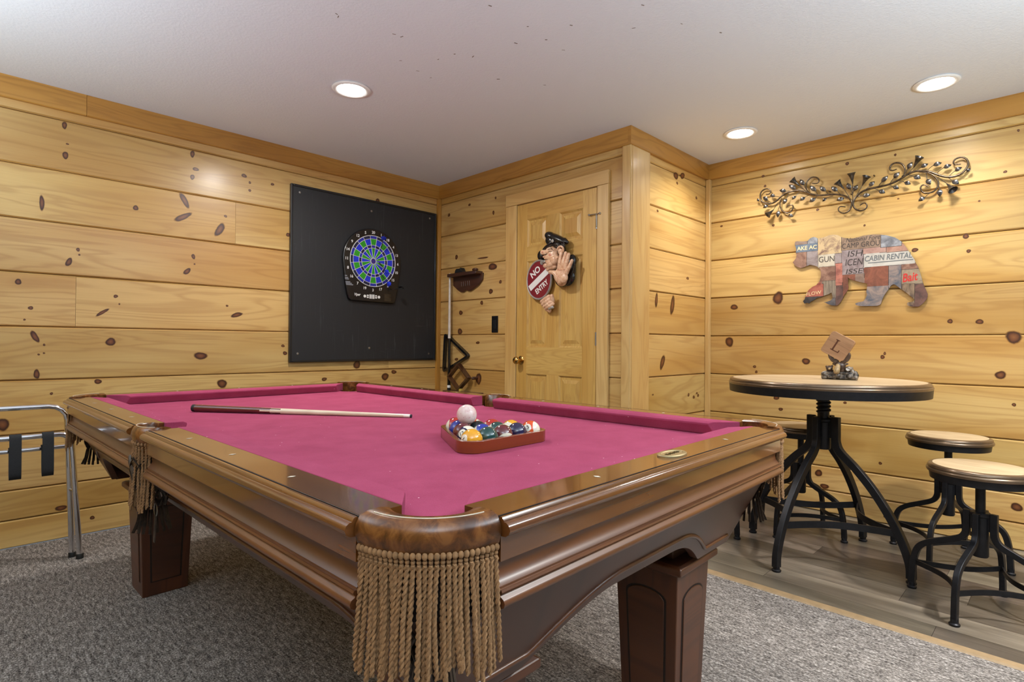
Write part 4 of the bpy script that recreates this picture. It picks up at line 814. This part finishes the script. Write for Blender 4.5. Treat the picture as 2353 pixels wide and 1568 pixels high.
for y, x0, x1 in ((-.128, -.232, -.214), (-.142, -.231, -.205), (-.152, -.230, -.200), (-.172, -.226, -.188), (-.182, -.224, -.176), (-.192, -.221, -.165)): m.box(x0, x1, y-.0036, y+.0036, .026, .0266)
m.build('side_print', plain('grey_print', srgb(128, 132, 140), .5), dbo)
dl = ['dart with a blue flight rising past the number 1 on the dartboard', 'dart with a blue flight stuck right of the bullseye', 'dart with a blue flight drooping over the number 2', 'black flighted dart sticking out past the lower right rim of the dartboard']
for (r0, h0, d0, r1, h1, d1), lab, fm in zip(DARTS, dl, ('blue', 'blue', 'blue', 'rubber')):
    p, q = wallM('L') @ Vector((r0, h0, d0-.003)), wallM('L') @ Vector((r1, h1, d1)); z = (q-p).normalized(); x = z.orthogonal().normalized(); y = z.cross(x)
    D = empty('dart', lab, 'dart', Matrix(((x.x, y.x, z.x, p.x), (x.y, y.y, z.y, p.y), (x.z, y.z, z.z, p.z), (0, 0, 0, 1))), 'darts in the dartboard'); L = (q-p).length
    m = MB(); m.lathe([(0, 0), (.0012, .003), (.0014, .02), (.003, .022), (.0036, .03), (.0036, .065), (.0022, .07), (.002, L), (0, L)], 10); m.build('barrel', M_['rubber'], D, smooth=50)
    m = MB()
    for k in range(4):
        m.add([(0, 0, L-.035), (.018, 0, L-.018), (.018, 0, L+.006), (0, 0, L+.010)], [(0, 1, 2, 3)], None, 0, RZ(k*pi/2+.4)); 
    o = m.build('flight', M_[fm], D, recalc=False); s = o.modifiers.new('thick', 'SOLIDIFY'); s.thickness = .0008; s.offset = 0
# ---------------------------------------------------------------- cue holder on the door wall with cue, triangle, diamond, chalk
ch = empty('cue_holder', 'dark walnut wall cue holder with scalloped top bracket and lower shelf left of the door', 'cue holder', wallM('D', -3.39, 0, .0005))
m = MB(); sc = [(-.165, 1.585), (-.165, 1.52)]+[tuple(p)[:2] for p in spline([(-.15, 1.515, 0), (-.09, 1.475, 0), (-.045, 1.462, 0), (0, 1.474, 0), (.045, 1.466, 0), (.10, 1.485, 0), (.15, 1.51, 0), (.19, 1.545, 0)], 4)]+[(.195, 1.60), (.16, 1.605)]
m.prism(sc, 0, .016); m.build('back_plate', M_['walnut'], ch, bevel=.004)
m = MB(); m.prism([(-.17, 1.585), (.165, 1.585), (.18, 1.59), (.18, 1.612), (-.17, 1.612)], .0, .075); m.build('top_shelf', M_['walnut'], ch, bevel=.004)
m = MB(); 
for k, x in enumerate((-.06, -.035, -.01, .015, .04)): m.caps((x, 1.545, .016), (x+.004, 1.51, .016), .003, .003, 6)
m.build('carving', M_['walnut'], ch, smooth=60)
m = MB(); m.box(-.215, .20, .655, .672, 0, .08, 0); m.box(-.2, .19, .60, .655, 0, .014, 0); m.build('lower_shelf', M_['walnut'], ch, bevel=.003)
m = MB(); m.caps((.125, .782, 0), (.125, .782, .045), .011, .013, 10); m.build('peg', M_['walnut'], ch, smooth=50)
cq = empty('wall_cue', 'pool cue with black butt standing upright in the wall cue holder', 'pool cue', wallM('D', -3.56, .672, .045))
m = MB(); m.lathe([(0, .018), (.0145, .018), (.0142, .045), (0, .045)], 18); 
def ylathe(pr, name, mat): mm = MB(); mm.lathe(pr, 18, 0, RX(-pi/2)); return mm.build(name, mat, cq, smooth=50)
ylathe([(0, 0), (.013, 0), (.0145, .006), (.0145, .02), (0, .02)], 'bumper', M_['rubber']); ylathe([(0, .02), (.0146, .02), (.0145, .04), (0, .04)], 'white_ring', M_['white'])
ylathe([(0, .04), (.0145, .04), (.0118, .42), (0, .42)], 'butt', plain('cue_black_gloss', srgb(14, 14, 16), .15, 0, .6, .05)); ylathe([(0, .42), (.0118, .42), (.0085, .925), (0, .925)], 'shaft', plain('cue_pale_shaft', srgb(206, 196, 186), .3, 0, .3)); ylathe([(0, .925), (.0085, .925), (.008, .945), (0, .949)], 'tip', M_['white'])
def rackloop(name, label, pts, cr, wid, thick, mat, M):
    P = []
    n = len(pts)
    for i in range(n):
        p, a, b = Vector(pts[i]), Vector(pts[i-1]), Vector(pts[(i+1) % n]); u, v = (a-p).normalized()*cr, (b-p).normalized()*cr
        for k in range(7): t = k/6; P.append((p+u)*(1-t)**2+p*2*t*(1-t)+(p+v)*t*t)
    rg = []; N = len(P); c = sum(P, Vector((0, 0)))/N
    for i, p in enumerate(P):
        t = (P[(i+1) % N]-P[i-1]).normalized(); nn = Vector((t.y, -t.x))
        if nn.dot(p-c) < 0: nn = -nn
        rg.append([(p.x, p.y, 0), (p.x, p.y, wid), (p.x-nn.x*thick, p.y-nn.y*thick, wid), (p.x-nn.x*thick, p.y-nn.y*thick, 0)])
    m = MB(); m.loft(rg+rg[:1], endcap=False); o = m.build(name, mat, M=M, smooth=35, bevel=.002, weld=True); return tag(o, label, 'ball rack')
rackloop('triangle_rack', 'black plastic triangle rack hanging behind the upright wall cue', [(-.02, .175), (-.02, -.17), (.31, .0)], .05, .03, .018, M_['blackpaint'], wallM('D', -3.64, .97, .001) @ RZ(-.06))
rackloop('diamond_rack', 'brown wooden diamond rack standing on the lower shelf of the cue holder', [(0, .112), (.132, 0), (0, -.106), (-.132, 0)], .014, .04, .014, M_['walnut'], wallM('D', -3.425, .783, .034))
m = MB(); m.box(-.011, .011, 0, .021, -.011, .011, 1); tag(m.build('chalk_cube', M_['chalk'], M=wallM('D', -3.40, .6725, .055), bevel=.002), 'small yellow cube of cue chalk on the lower shelf of the cue holder', 'chalk')
m = MB(); m.prism([(-.055, 0), (.06, 0), (.03, .016), (.018, .042), (.006, .034), (-.035, .035), (-.048, .022)], 0, .045); tag(m.build('bridge_head', M_['rubber'], M=wallM('D', -3.43, 1.6125, .015), bevel=.004), 'black plastic cue bridge head lying on the top shelf of the cue holder', 'bridge head')
m = MB(); m.ell((0, .013, 0), (.03, .013, .02), None, 8); tag(m.build('shelf_clip', M_['walnut'], M=wallM('D', -3.255, 1.6122, .04), smooth=60), 'small dark rounded clip at the right end of the cue holder shelf', 'clip')
# ---------------------------------------------------------------- bear cut-out sign
def patchmat(n):
    c = {'blue': ((104, 126, 152), (134, 150, 168)), 'tan': ((150, 116, 104), (236, 206, 158)), 'cream': ((222, 208, 182), (238, 228, 206)), 'brownl': ((140, 112, 98), (176, 150, 134)), 'steel': ((128, 130, 138), (196, 200, 206)), 'rust1': ((136, 94, 78), (188, 146, 124)), 'greyl': ((150, 132, 130), (186, 172, 170)), 'wood': ((150, 124, 104), (184, 156, 132)), 'pink': ((196, 150, 136), (220, 180, 164)), 'salmon': ((190, 138, 118), (214, 168, 146)), 'lav': ((152, 132, 132), (192, 176, 176)), 'white': ((216, 210, 198), (236, 232, 222)), 'rust2': ((128, 78, 62), (168, 102, 78)), 'steel2': ((96, 108, 126), (184, 162, 150)), 'bait': ((158, 138, 112), (196, 176, 148)), 'stripe': ((74, 60, 54), (186, 158, 128)), 'rust3': ((82, 64, 62), (134, 96, 86)), 'salmon2': ((176, 106, 92), (222, 142, 122)), 'woodg': ((122, 108, 98), (176, 160, 138)), 'red': ((164, 72, 58), (206, 118, 98)), 'dark': ((52, 50, 54), (84, 80, 82)), 'greyd': ((84, 84, 92), (126, 120, 122))}[n]
    t = NT('sign_tin'); o = t.coord(); sc = (60, 9, 1) if n in ('stripe', 'woodg') else (1, 1, 1)
    k = t.noise(t.mapv(o, sc), 1 if sc[0] > 1 else 15, 6, .65, .8); t.set(col=t.ramp(k, [(.36, srgb(*[v*.78 for v in c[0]])), (.52 if n in ('tan', 'salmon2') else .62, srgb(*[v*.82 for v in c[1]]))]), rough=.45); return t.m
bm = bmesh.new(); vs = [bm.verts.new((x, y, 0)) for x, y in BEAR]; bm.faces.new(vs)
bm.normal_update()
xs = sorted({round(v+e, 4) for p in PATCH for v in (p[1], p[3]) for e in (-.0012, .0012)}); ys = sorted({round(v+e, 4) for p in PATCH for v in (p[2], p[4]) for e in (-.0012, .0012)})
bmesh.ops.triangulate(bm, faces=bm.faces)
for v in xs: bmesh.ops.bisect_plane(bm, geom=bm.verts[:]+bm.edges[:]+bm.faces[:], plane_co=(v, 0, 0), plane_no=(1, 0, 0))
for v in ys: bmesh.ops.bisect_plane(bm, geom=bm.verts[:]+bm.edges[:]+bm.faces[:], plane_co=(0, v, 0), plane_no=(0, 1, 0))
pm = [plain('tin_seam', srgb(40, 34, 32), .6)]; names = []
for p in PATCH:
    if p[0] not in names: names.append(p[0]); pm.append(patchmat(p[0]))
def patch_at(x, y):
    for p in PATCH:
        if p[1] <= x <= p[3] and p[2] <= y <= p[4]: return p
    return None
def seam(x, y, p): return p is not None and min(x-p[1], p[3]-x, y-p[2], p[4]-y) < .0012
mb = MB()
for f in bm.faces:
    c = f.calc_center_median(); p = patch_at(c.x, c.y)
    if p is None: p = min(PATCH, key=lambda q: max(q[1]-c.x, 0, c.x-q[3])+max(q[2]-c.y, 0, c.y-q[4])); s_ = False
    else: s_ = seam(c.x, c.y, p)
    mb.add([(v.co.x, v.co.y, .014) for v in f.verts], [tuple(range(len(f.verts)))], None, 0 if s_ else names.index(p[0])+1)
bm.free()
n = len(BEAR); V = [(x, y, .0105) for x, y in BEAR]+[(x, y, .0139) for x, y in BEAR]
mb.add(V, [tuple(range(n))[::-1]]+[(i, (i+1) % n, n+(i+1) % n, n+i) for i in range(n)], None, 0)
for x, y in ((-.2, .05), (.2, .05)): mb.box(x-.01, x+.01, y-.01, y+.01, 0.0006, .0104)
bear = mb.build('bear_sign', pm, M=wallM('B', -.95, 1.56), recalc=False)
tag(bear, 'walking bear cut-out sign of patchwork rusty tin signs on the right pine wall', 'wall sign')
tm = {'cream': plain('letter_cream', srgb(226, 206, 160), .5), 'ink': plain('letter_ink', srgb(56, 50, 48), .5), 'grey': plain('letter_grey', srgb(104, 108, 110), .5), 'red': plain('letter_red', srgb(188, 50, 44), .5)}
hts = {'AKE AC': .026, 'GUN': .036, 'National Fore': .026, 'CAMP GROU': .032, 'ISH': .036, 'ICEN': .04, 'ISSE': .03, 'CABIN RENTAL': .034, 'Bait': .05, 'FLOW': .022}
for col_ in tm:
    m = MB()
    for s, c, x0, y0, x1, y1, sh in BTEXT:
        if c != col_: continue
        cx, cy = (x0+x1)/2, (y0+y1)/2
        if s == 'National Fore': cy += .004
        m.text(s, cx, cy, abs(x1-x0), hts[s], .0142, .0003, 0, None, sh, {'FLOW': .12, 'Bait': .12}.get(s, 0.0), bold=.02 if s in ('Bait', 'AKE AC', 'CABIN RENTAL') else 0)
    if col_ == 'grey': m.box(.09, .315, -.006, -.001, .0142, .0146); 
    m.build('lettering', tm[col_], bear)
# ---------------------------------------------------------------- iron scroll with leaves
sc_ = MB(); D0 = .022
for rr_, pts in SCROLL:
    P = spline([(x, y, D0) for x, y in pts], 4); N = len(P)
    sc_.tube(P, [rr_*lerp(1, .62, max(abs(2*i/(N-1)-1)*1.6-.6, 0)) for i in range(N)], 8)
for x, y in ((-.12, -.02), (.12, .03), (.0, -.06)): sc_.caps((x, y, .0012), (x, y, D0), .004, .004, 6)
so = sc_.build('scroll_wall_art', M_['scrollmetal'], M=wallM('B', -.95, 2.05), smooth=60)
tag(so, 'curling iron scroll wall art with pewter leaves and trumpet blooms above the bear sign', 'wall art')
random.seed(3)
for tx, ty, bx, by, sx, sy in LEAVES:
    t, b, s = Vector((tx, ty, 0)), Vector((bx, by, 0)), Vector((sx, sy, 0)); d = (t-b); L = d.length; d = d.normalized(); nn = Vector((-d.y, d.x, 0)); m = MB(); V = []; F = []
    wd = min(max(L*.36, .009), .0145); z0 = D0+.008
    for i in range(9):
        q = i/8; w = wd*sin(pi*min(q*1.0, 1))**.8*(1.1-.4*q); c = b+d*L*q; zz = z0+.007*sin(pi*q)
        V += [c+nn*w+Vector((0, 0, zz-.004)), c+Vector((0, 0, zz)), c-nn*w+Vector((0, 0, zz-.004))]
    for i in range(8):
        for k in (0, 1): F.append((i*3+k, i*3+k+1, i*3+4+k, i*3+3+k))
    m.add(V, F); m.tube([s+Vector((0, 0, D0)), s.lerp(b, .5)+Vector((0, 0, z0)), b+Vector((0, 0, z0)), b+d*L*.3+Vector((0, 0, z0+.004))], .0016, 5)
    m.build('leaf', M_['leafmetal'], so, smooth=60)
for mx, my, ax, ay, sx, sy in BLOOMS:
    mth, ap, s = Vector((mx, my, D0+.028)), Vector((ax, ay, D0+.006)), Vector((sx, sy, D0)); z = (mth-ap); L = z.length; z = z.normalized(); x = z.orthogonal().normalized(); y = z.cross(x)
    MM = Matrix(((x.x, y.x, z.x, ap.x), (x.y, y.y, z.y, ap.y), (x.z, y.z, z.z, ap.z), (0, 0, 0, 1))); m = MB()
    pr = [(.003, 0), (.006, L*.3), (.011, L*.6), (.017, L*.85), (.024, L*1.04)]
    m.lathe(pr+[(r-.0012, z_) for r, z_ in pr[::-1]], 12, 0, MM); m.tube([s, s.lerp(ap, .6)+Vector((0, 0, .002)), ap], .0018, 5); m.build('bloom', M_['leafmetal'], so, smooth=50)
# ---------------------------------------------------------------- moulded figures: voxel-merged lumps
def sculpt(mb, name, mat, parent, vox=.0022, sm=6):
    o = mb.build(name, mat, parent, recalc=True); r = o.modifiers.new('merge', 'REMESH'); r.mode = 'VOXEL'; r.voxel_size = vox; r.use_smooth_shade = True
    s = o.modifiers.new('soft', 'SMOOTH'); s.iterations = sm; s.factor = .5; return o
# NO ENTRY doorman: frame origin on the door face
FM = wallM('D', -2.452, 1.531, .0175)
fg = empty('no_entry_figure', 'policeman figure on the door holding up a palm and a round red NO ENTRY sign', 'door figure', FM)
def s_(x, y, d=0): e = d+.0175-.05; return ((x-600)*.000461+.87*e, (800-y)*.000399-.17*e, d)
def sl(v): return v*.00043
m = MB()
for x, y, d, a, b, c in ((900, 760, .02, 120, 230, .028), (960, 640, .018, 70, 110, .022), (800, 930, .02, 150, 130, .026), (880, 900, .03, 130, 150, .02), (365, 480, .016, 66, 90, .02), (700, 700, .012, 170, 170, .02), (430, 620, .008, 60, 60, .012)): m.ell(s_(x, y, d), (a*.000461, b*.000399, c), None, 10)
for k in range(4): m.caps(s_(880+k*22, 1010-k*10, .05-.006*k), s_(960+k*12, 820-k*40, .05-.006*k), .006, .006)
sculpt(m, 'coat', M_['blackpaint'], fg)
m = MB(); rot = Matrix.Rotation(-.42, 3, 'Z')
m.ell(s_(655, 235, .045), (.105, .030, .036), rot, 12); m.ell(s_(545, 180, .05), (.045, .03, .034), rot, 10); m.ell(s_(560, 262, .05), (.046, .036, .032), rot, 10); m.caps(s_(810, 290, .045), s_(850, 320, .045), .02, .016)
m.ell(s_(505, 345, .062), (.058, .012, .022), Matrix.Rotation(.5, 3, 'Z'), 10); m.caps(s_(420, 400, .062), s_(560, 300, .066), .007, .009)
sculpt(m, 'cap', M_['blackpaint'], fg)
m = MB(); m.lathe([(0, 0), (.012, 0), (.009, .004), (0, .005)], 12, 0, T(s_(585, 270, .083))); m.build('cap_badge', M_['silver'], fg, smooth=40)
m = MB()
for x, y, d, a, b, c in ((700, 350, .045, 90, 60, .032), (760, 420, .04, 60, 90, .03), (800, 520, .03, 40, 110, .024)): m.ell(s_(x, y, d), (a*.000461, b*.000399, c), None, 10)
for k in range(14): m.caps(s_(640+k*12, 330+(k*37 % 60), .07), s_(665+k*12, 365+(k*37 % 60), .068), .005, .004)
sculpt(m, 'hair', M_['hair'], fg, .002, 2)
m = MB()
for x, y, d, a, b, c in ((600, 520, .045, 105, 165, .036), (640, 590, .05, 80, 95, .034), (560, 640, .05, 90, 80, .03), (470, 670, .056, 48, 46, .022), (545, 430, .052, 70, 70, .03), (590, 700, .04, 100, 60, .025)): m.ell(s_(x, y, d), (a*.000461, b*.000399, c), None, 12)
m.caps(s_(530, 440, .07), s_(395, 432, .074), .0145, .0155); m.caps(s_(470, 455, .072), s_(400, 440, .076), .014, .017); m.caps(s_(520, 505, .07), s_(420, 515, .074), .010, .008); m.caps(s_(505, 545, .07), s_(445, 545, .072), .010, .007); m.caps(s_(500, 575, .066), s_(450, 590, .068), .007, .006)
P = [s_(735+55*cos(radians(t)), 445-62*sin(radians(t)), .074+.006*sin(radians(t))) for t in range(-60, 200, 20)]; m.tube(P, .0075, 8); m.ell(s_(745, 460, .062), (.022, .026, .014), None, 8)
m.caps(s_(690, 560, .06), s_(500, 740, .05), .012, .012)
sculpt(m, 'head', M_['skin'], fg)
m = MB(); m.ell(s_(550, 500, .0735), (.019, .014, .0085), None, 8); m.ell(s_(400, 436, .087), (.009, .007, .006), None, 8); sculpt(m, 'blush', M_['skinpink'], fg, .0015, 3)
for a, b in (((500, 400), (560, 395)), ((560, 395), (610, 440)), ((515, 432), (575, 440)), ((545, 350), (575, 400)), ((480, 470), (450, 492)), ((440, 565), (490, 568)), ((450, 612), (470, 630)), ((455, 480), (415, 492))):
    m = MB(); m.caps(s_(*a, .083 if a[1] < 450 else .08), s_(*b, .0805), .0019, .0012, 6); m.build('wrinkle_line', M_['hair'], fg, smooth=60)
m = MB(); m.caps(s_(385, 600, .062), s_(440, 590, .07), .010, .008); m.ell(s_(385, 610, .06), (.014, .016, .012), None, 8); sculpt(m, 'whistle', M_['silver'], fg, .0016, 3)
# raised hand
m = MB(); PD = .085
m.ell(s_(745, 860, PD-.006), (.052, .058, .022), None, 12); m.ell(s_(690, 850, PD), (.032, .040, .018), None, 10); m.ell(s_(800, 900, PD), (.034, .036, .018), None, 10); m.ell(s_(770, 770, PD), (.046, .02, .015), Matrix.Rotation(-.2, 3, 'Z'), 10); m.ell(s_(770, 950, PD-.03), (.04, .036, .028), None, 10)
for pts, r0, r1 in (([(722, 760), (728, 640), (752, 495)], .0165, .0125), ([(775, 770), (795, 640), (832, 505)], .0165, .012), ([(818, 790), (850, 660), (888, 530)], .0155, .0115), ([(850, 830), (895, 740), (945, 640)], .0145, .0105)):
    (a, b, c) = pts; m.caps(s_(*a, PD), s_(*b, PD+.006), r0, (r0+r1)/2); m.caps(s_(*b, PD+.006), s_(*c, PD+.001), (r0+r1)/2, r1)
m.caps(s_(690, 870, PD), s_(620, 800, PD+.006), .019, .016); m.caps(s_(620, 800, PD+.006), s_(545, 785, PD+.004), .016, .013)
sculpt(m, 'raised_hand', M_['skin'], fg, .002, 5)
m = MB()
for a, b in (((690, 750), (780, 830)), ((700, 765), (820, 770)), ((650, 830), (740, 930))): m.caps(s_(*a, PD+.0165), s_(*b, PD+.0175), .0016, .0012, 5)
m.build('palm_lines', M_['skinpink'], fg, smooth=60)
# round sign
cx, cy, _ = s_(388, 908); rx, ry = .1165, .139
SE = lambda k_, z: [(cx+rx*k_*cos(2*pi*k/56), cy+ry*k_*sin(2*pi*k/56), z) for k in range(56)]
m = MB(); m.loft([SE(.97, .02), SE(1, .024), SE(1, .034), SE(.965, .0385), SE(.92, .037), SE(.9, .033), SE(.9, .02)]); sg = m.build('round_sign', M_['silver'], fg, smooth=40)
m = MB(); m.loft([SE(.905, .025), SE(.905, .034)]); m.build('red_face', M_['signred'], sg)
m = MB(); an = radians(34); ca, sa = cos(an), sin(an)
m.box(-.105, .1, -.021, .021, .0342, .0352, 0, 0, T((cx+.002, cy+.002, 0)) @ RZ(an))
m.text('NO', cx-.036+.004, cy+.056, .095, .046, .0345, .0006, 0, None, 0, an, bold=.03); m.text('ENTRY', cx+.028, cy-.05, .128, .038, .0345, .0006, 0, None, 0, an, bold=.03); m.build('sign_lettering', M_['white'], sg)
m = MB()
for (a, b), r in zip((((385, 1275), (530, 1190)), ((405, 1320), (560, 1240)), ((440, 1360), (590, 1285)), ((480, 1390), (610, 1325))), (.0145, .0145, .0135, .0125)): m.caps(s_(*a, .042), s_((a[0]+b[0])/2, (a[1]+b[1])/2, .054), r*.9, r); m.caps(s_((a[0]+b[0])/2, (a[1]+b[1])/2, .054), s_(*b, .044), r, r*.92)
m.caps(s_(600, 1270, .04), s_(585, 1190, .052), .016, .0145); m.ell(s_(510, 1300, .03), (.05, .04, .02), None, 10); m.caps(s_(480, 1400, .03), s_(540, 1440, .024), .016, .014)
sculpt(m, 'gripping_hand', M_['skin'], fg, .0018, 4)
m = MB(); m.caps(s_(540, 1395, .05), s_(600, 1380, .05), .0105, .0105, 10); m.build('sign_handle', M_['silver'], fg, smooth=60)
# ---------------------------------------------------------------- moose figurine with lettered tile on the pub table
GM = Matrix(((0, 0, -1, 3.14), (-1, 0, 0, .815), (0, 1, 0, .8855), (0, 0, 0, 1))) @ RY(.10) @ Matrix.Scale(1.52, 4)
fi = empty('moose_figurine', 'carved moose head figurine with bear and raccoon holding a wooden letter L tile', 'figurine', GM)
g = lambda x, y, d=0: ((x-655)*.0001095, (1450-y)*.0001125, d); q_ = .000111
m = MB(); m.caps(g(260, 1350), g(1050, 1360), .0105, .0115, 10); m.caps(g(240, 1400, .004), g(1070, 1400, .004), .0075, .0085, 10); m.caps(g(300, 1290, -.008), g(1000, 1290, -.008), .009, .009, 10)
for x, y, d in ((250, 1300, .006), (1090, 1320, .004), (1080, 1380, .012), (930, 1360, .012), (430, 1370, .013), (560, 1380, .014), (640, 1340, .02), (1060, 1260, 0)): m.ell(g(x, y, d), (.009, .009, .008), None, 6)
m.caps(g(290, 1255, .004), g(560, 1270, .006), .006, .006); m.caps(g(690, 1270, .006), g(960, 1260, .004), .006, .006)
m.ell((0, .004, 0), (.048, .004, .02), None, 10)
sculpt(m, 'log_base', M_['pewter'], fi, .0016, 2)
m = MB(); m.ell(g(395, 1130, .004), (.0105, .0095, .010), None, 10); m.ell(g(310, 1085), (.0035, .004, .003), None, 6); m.ell(g(465, 1060), (.0035, .004, .003), None, 6); m.ell(g(400, 1210, -.002), (.011, .009, .009), None, 8); sculpt(m, 'bear_cub', M_['antler'], fi, .0012, 2)
m = MB(); m.ell(g(410, 1140, .0135), (.004, .004, .003), None, 8); m.build('cub_muzzle', M_['muzzle'], fi, smooth=60)
m = MB(); m.ell(g(900, 1140, .004), (.0105, .0095, .010), None, 10); m.ell(g(905, 1085), (.003, .004, .003), None, 6); m.ell(g(990, 1105), (.003, .004, .003), None, 6); m.caps(g(980, 1200), g(1060, 1300), .008, .007); sculpt(m, 'raccoon', M_['pewter'], fi, .0012, 2)
m = MB()
for a, b in (((855, 1120), (930, 1165)), ((850, 1150), (905, 1185))): m.caps(g(*a, .0135), g(*b, .0135), .0012, .0012, 5)
m.build('raccoon_mask', M_['white'], fi, smooth=60)
m = MB(); m.ell(g(690, 1060, .0), (.015, .015, .014), None, 10); m.ell(g(720, 1170, -.004), (.013, .016, .013), None, 10); m.caps(g(550, 1010, .002), g(490, 995, .0), .005, .003); m.caps(g(760, 1010, 0), g(860, 990, -.002), .005, .0035); m.ell(g(640, 1030, .008), (.0085, .012, .01), None, 8); sculpt(m, 'moose_head', M_['antler'], fi, .0013, 2)
m = MB(); m.caps(g(635, 1050, .016), g(620, 1170, .024), .0075, .0095); m.ell(g(615, 1200, .024), (.0098, .0105, .0095), None, 10); sculpt(m, 'moose_muzzle', M_['muzzle'], fi, .0013, 3)
def antler(sx, pts):
    m = MB(); P = [g(*p)[:2] for p in pts]; m.prism(P, -.007, .007); o = m.build('antler', M_['antler'], fi, bevel=.002, smooth=50)
antler(-1, [(640, 970), (540, 990), (440, 920), (375, 820), (355, 730), (375, 690), (410, 680), (440, 700), (430, 760), (460, 790), (490, 800), (500, 840), (560, 850), (640, 900)])
antler(1, [(690, 970), (780, 980), (880, 920), (940, 830), (955, 740), (930, 665), (890, 650), (840, 665), (845, 710), (800, 745), (790, 790), (720, 830), (700, 890)])
m = MB(); hw = .0385; P = []
for cx_, cy_, a0 in ((hw-.009, hw-.009, 0), (-hw+.009, hw-.009, 90), (-hw+.009, -hw+.009, 180), (hw-.009, -hw+.009, 270)):
    for k in range(7): t = radians(a0+90*k/6); P.append((cx_+.009*cos(t), cy_+.009*sin(t)))
tx_, ty_, _ = g(625, 480); TMx = T((tx_, ty_, -.006)) @ RZ(radians(-30)) @ RY(-.12); m.prism(P, 0, .014); tl = m.build('letter_tile', M_['tile'], fi, bevel=.001, M=TMx)
m = MB(); 
for a, b, c, d in ((-.010, -.005, -.018, .018), (-.014, -.001, .0165, .019), (-.014, .013, -.0195, -.0165), (.0105, .0135, -.0175, -.010)): m.box(a, b, c, d, .0141, .0146)
m.build('letter_engraving', M_['burn'], tl)
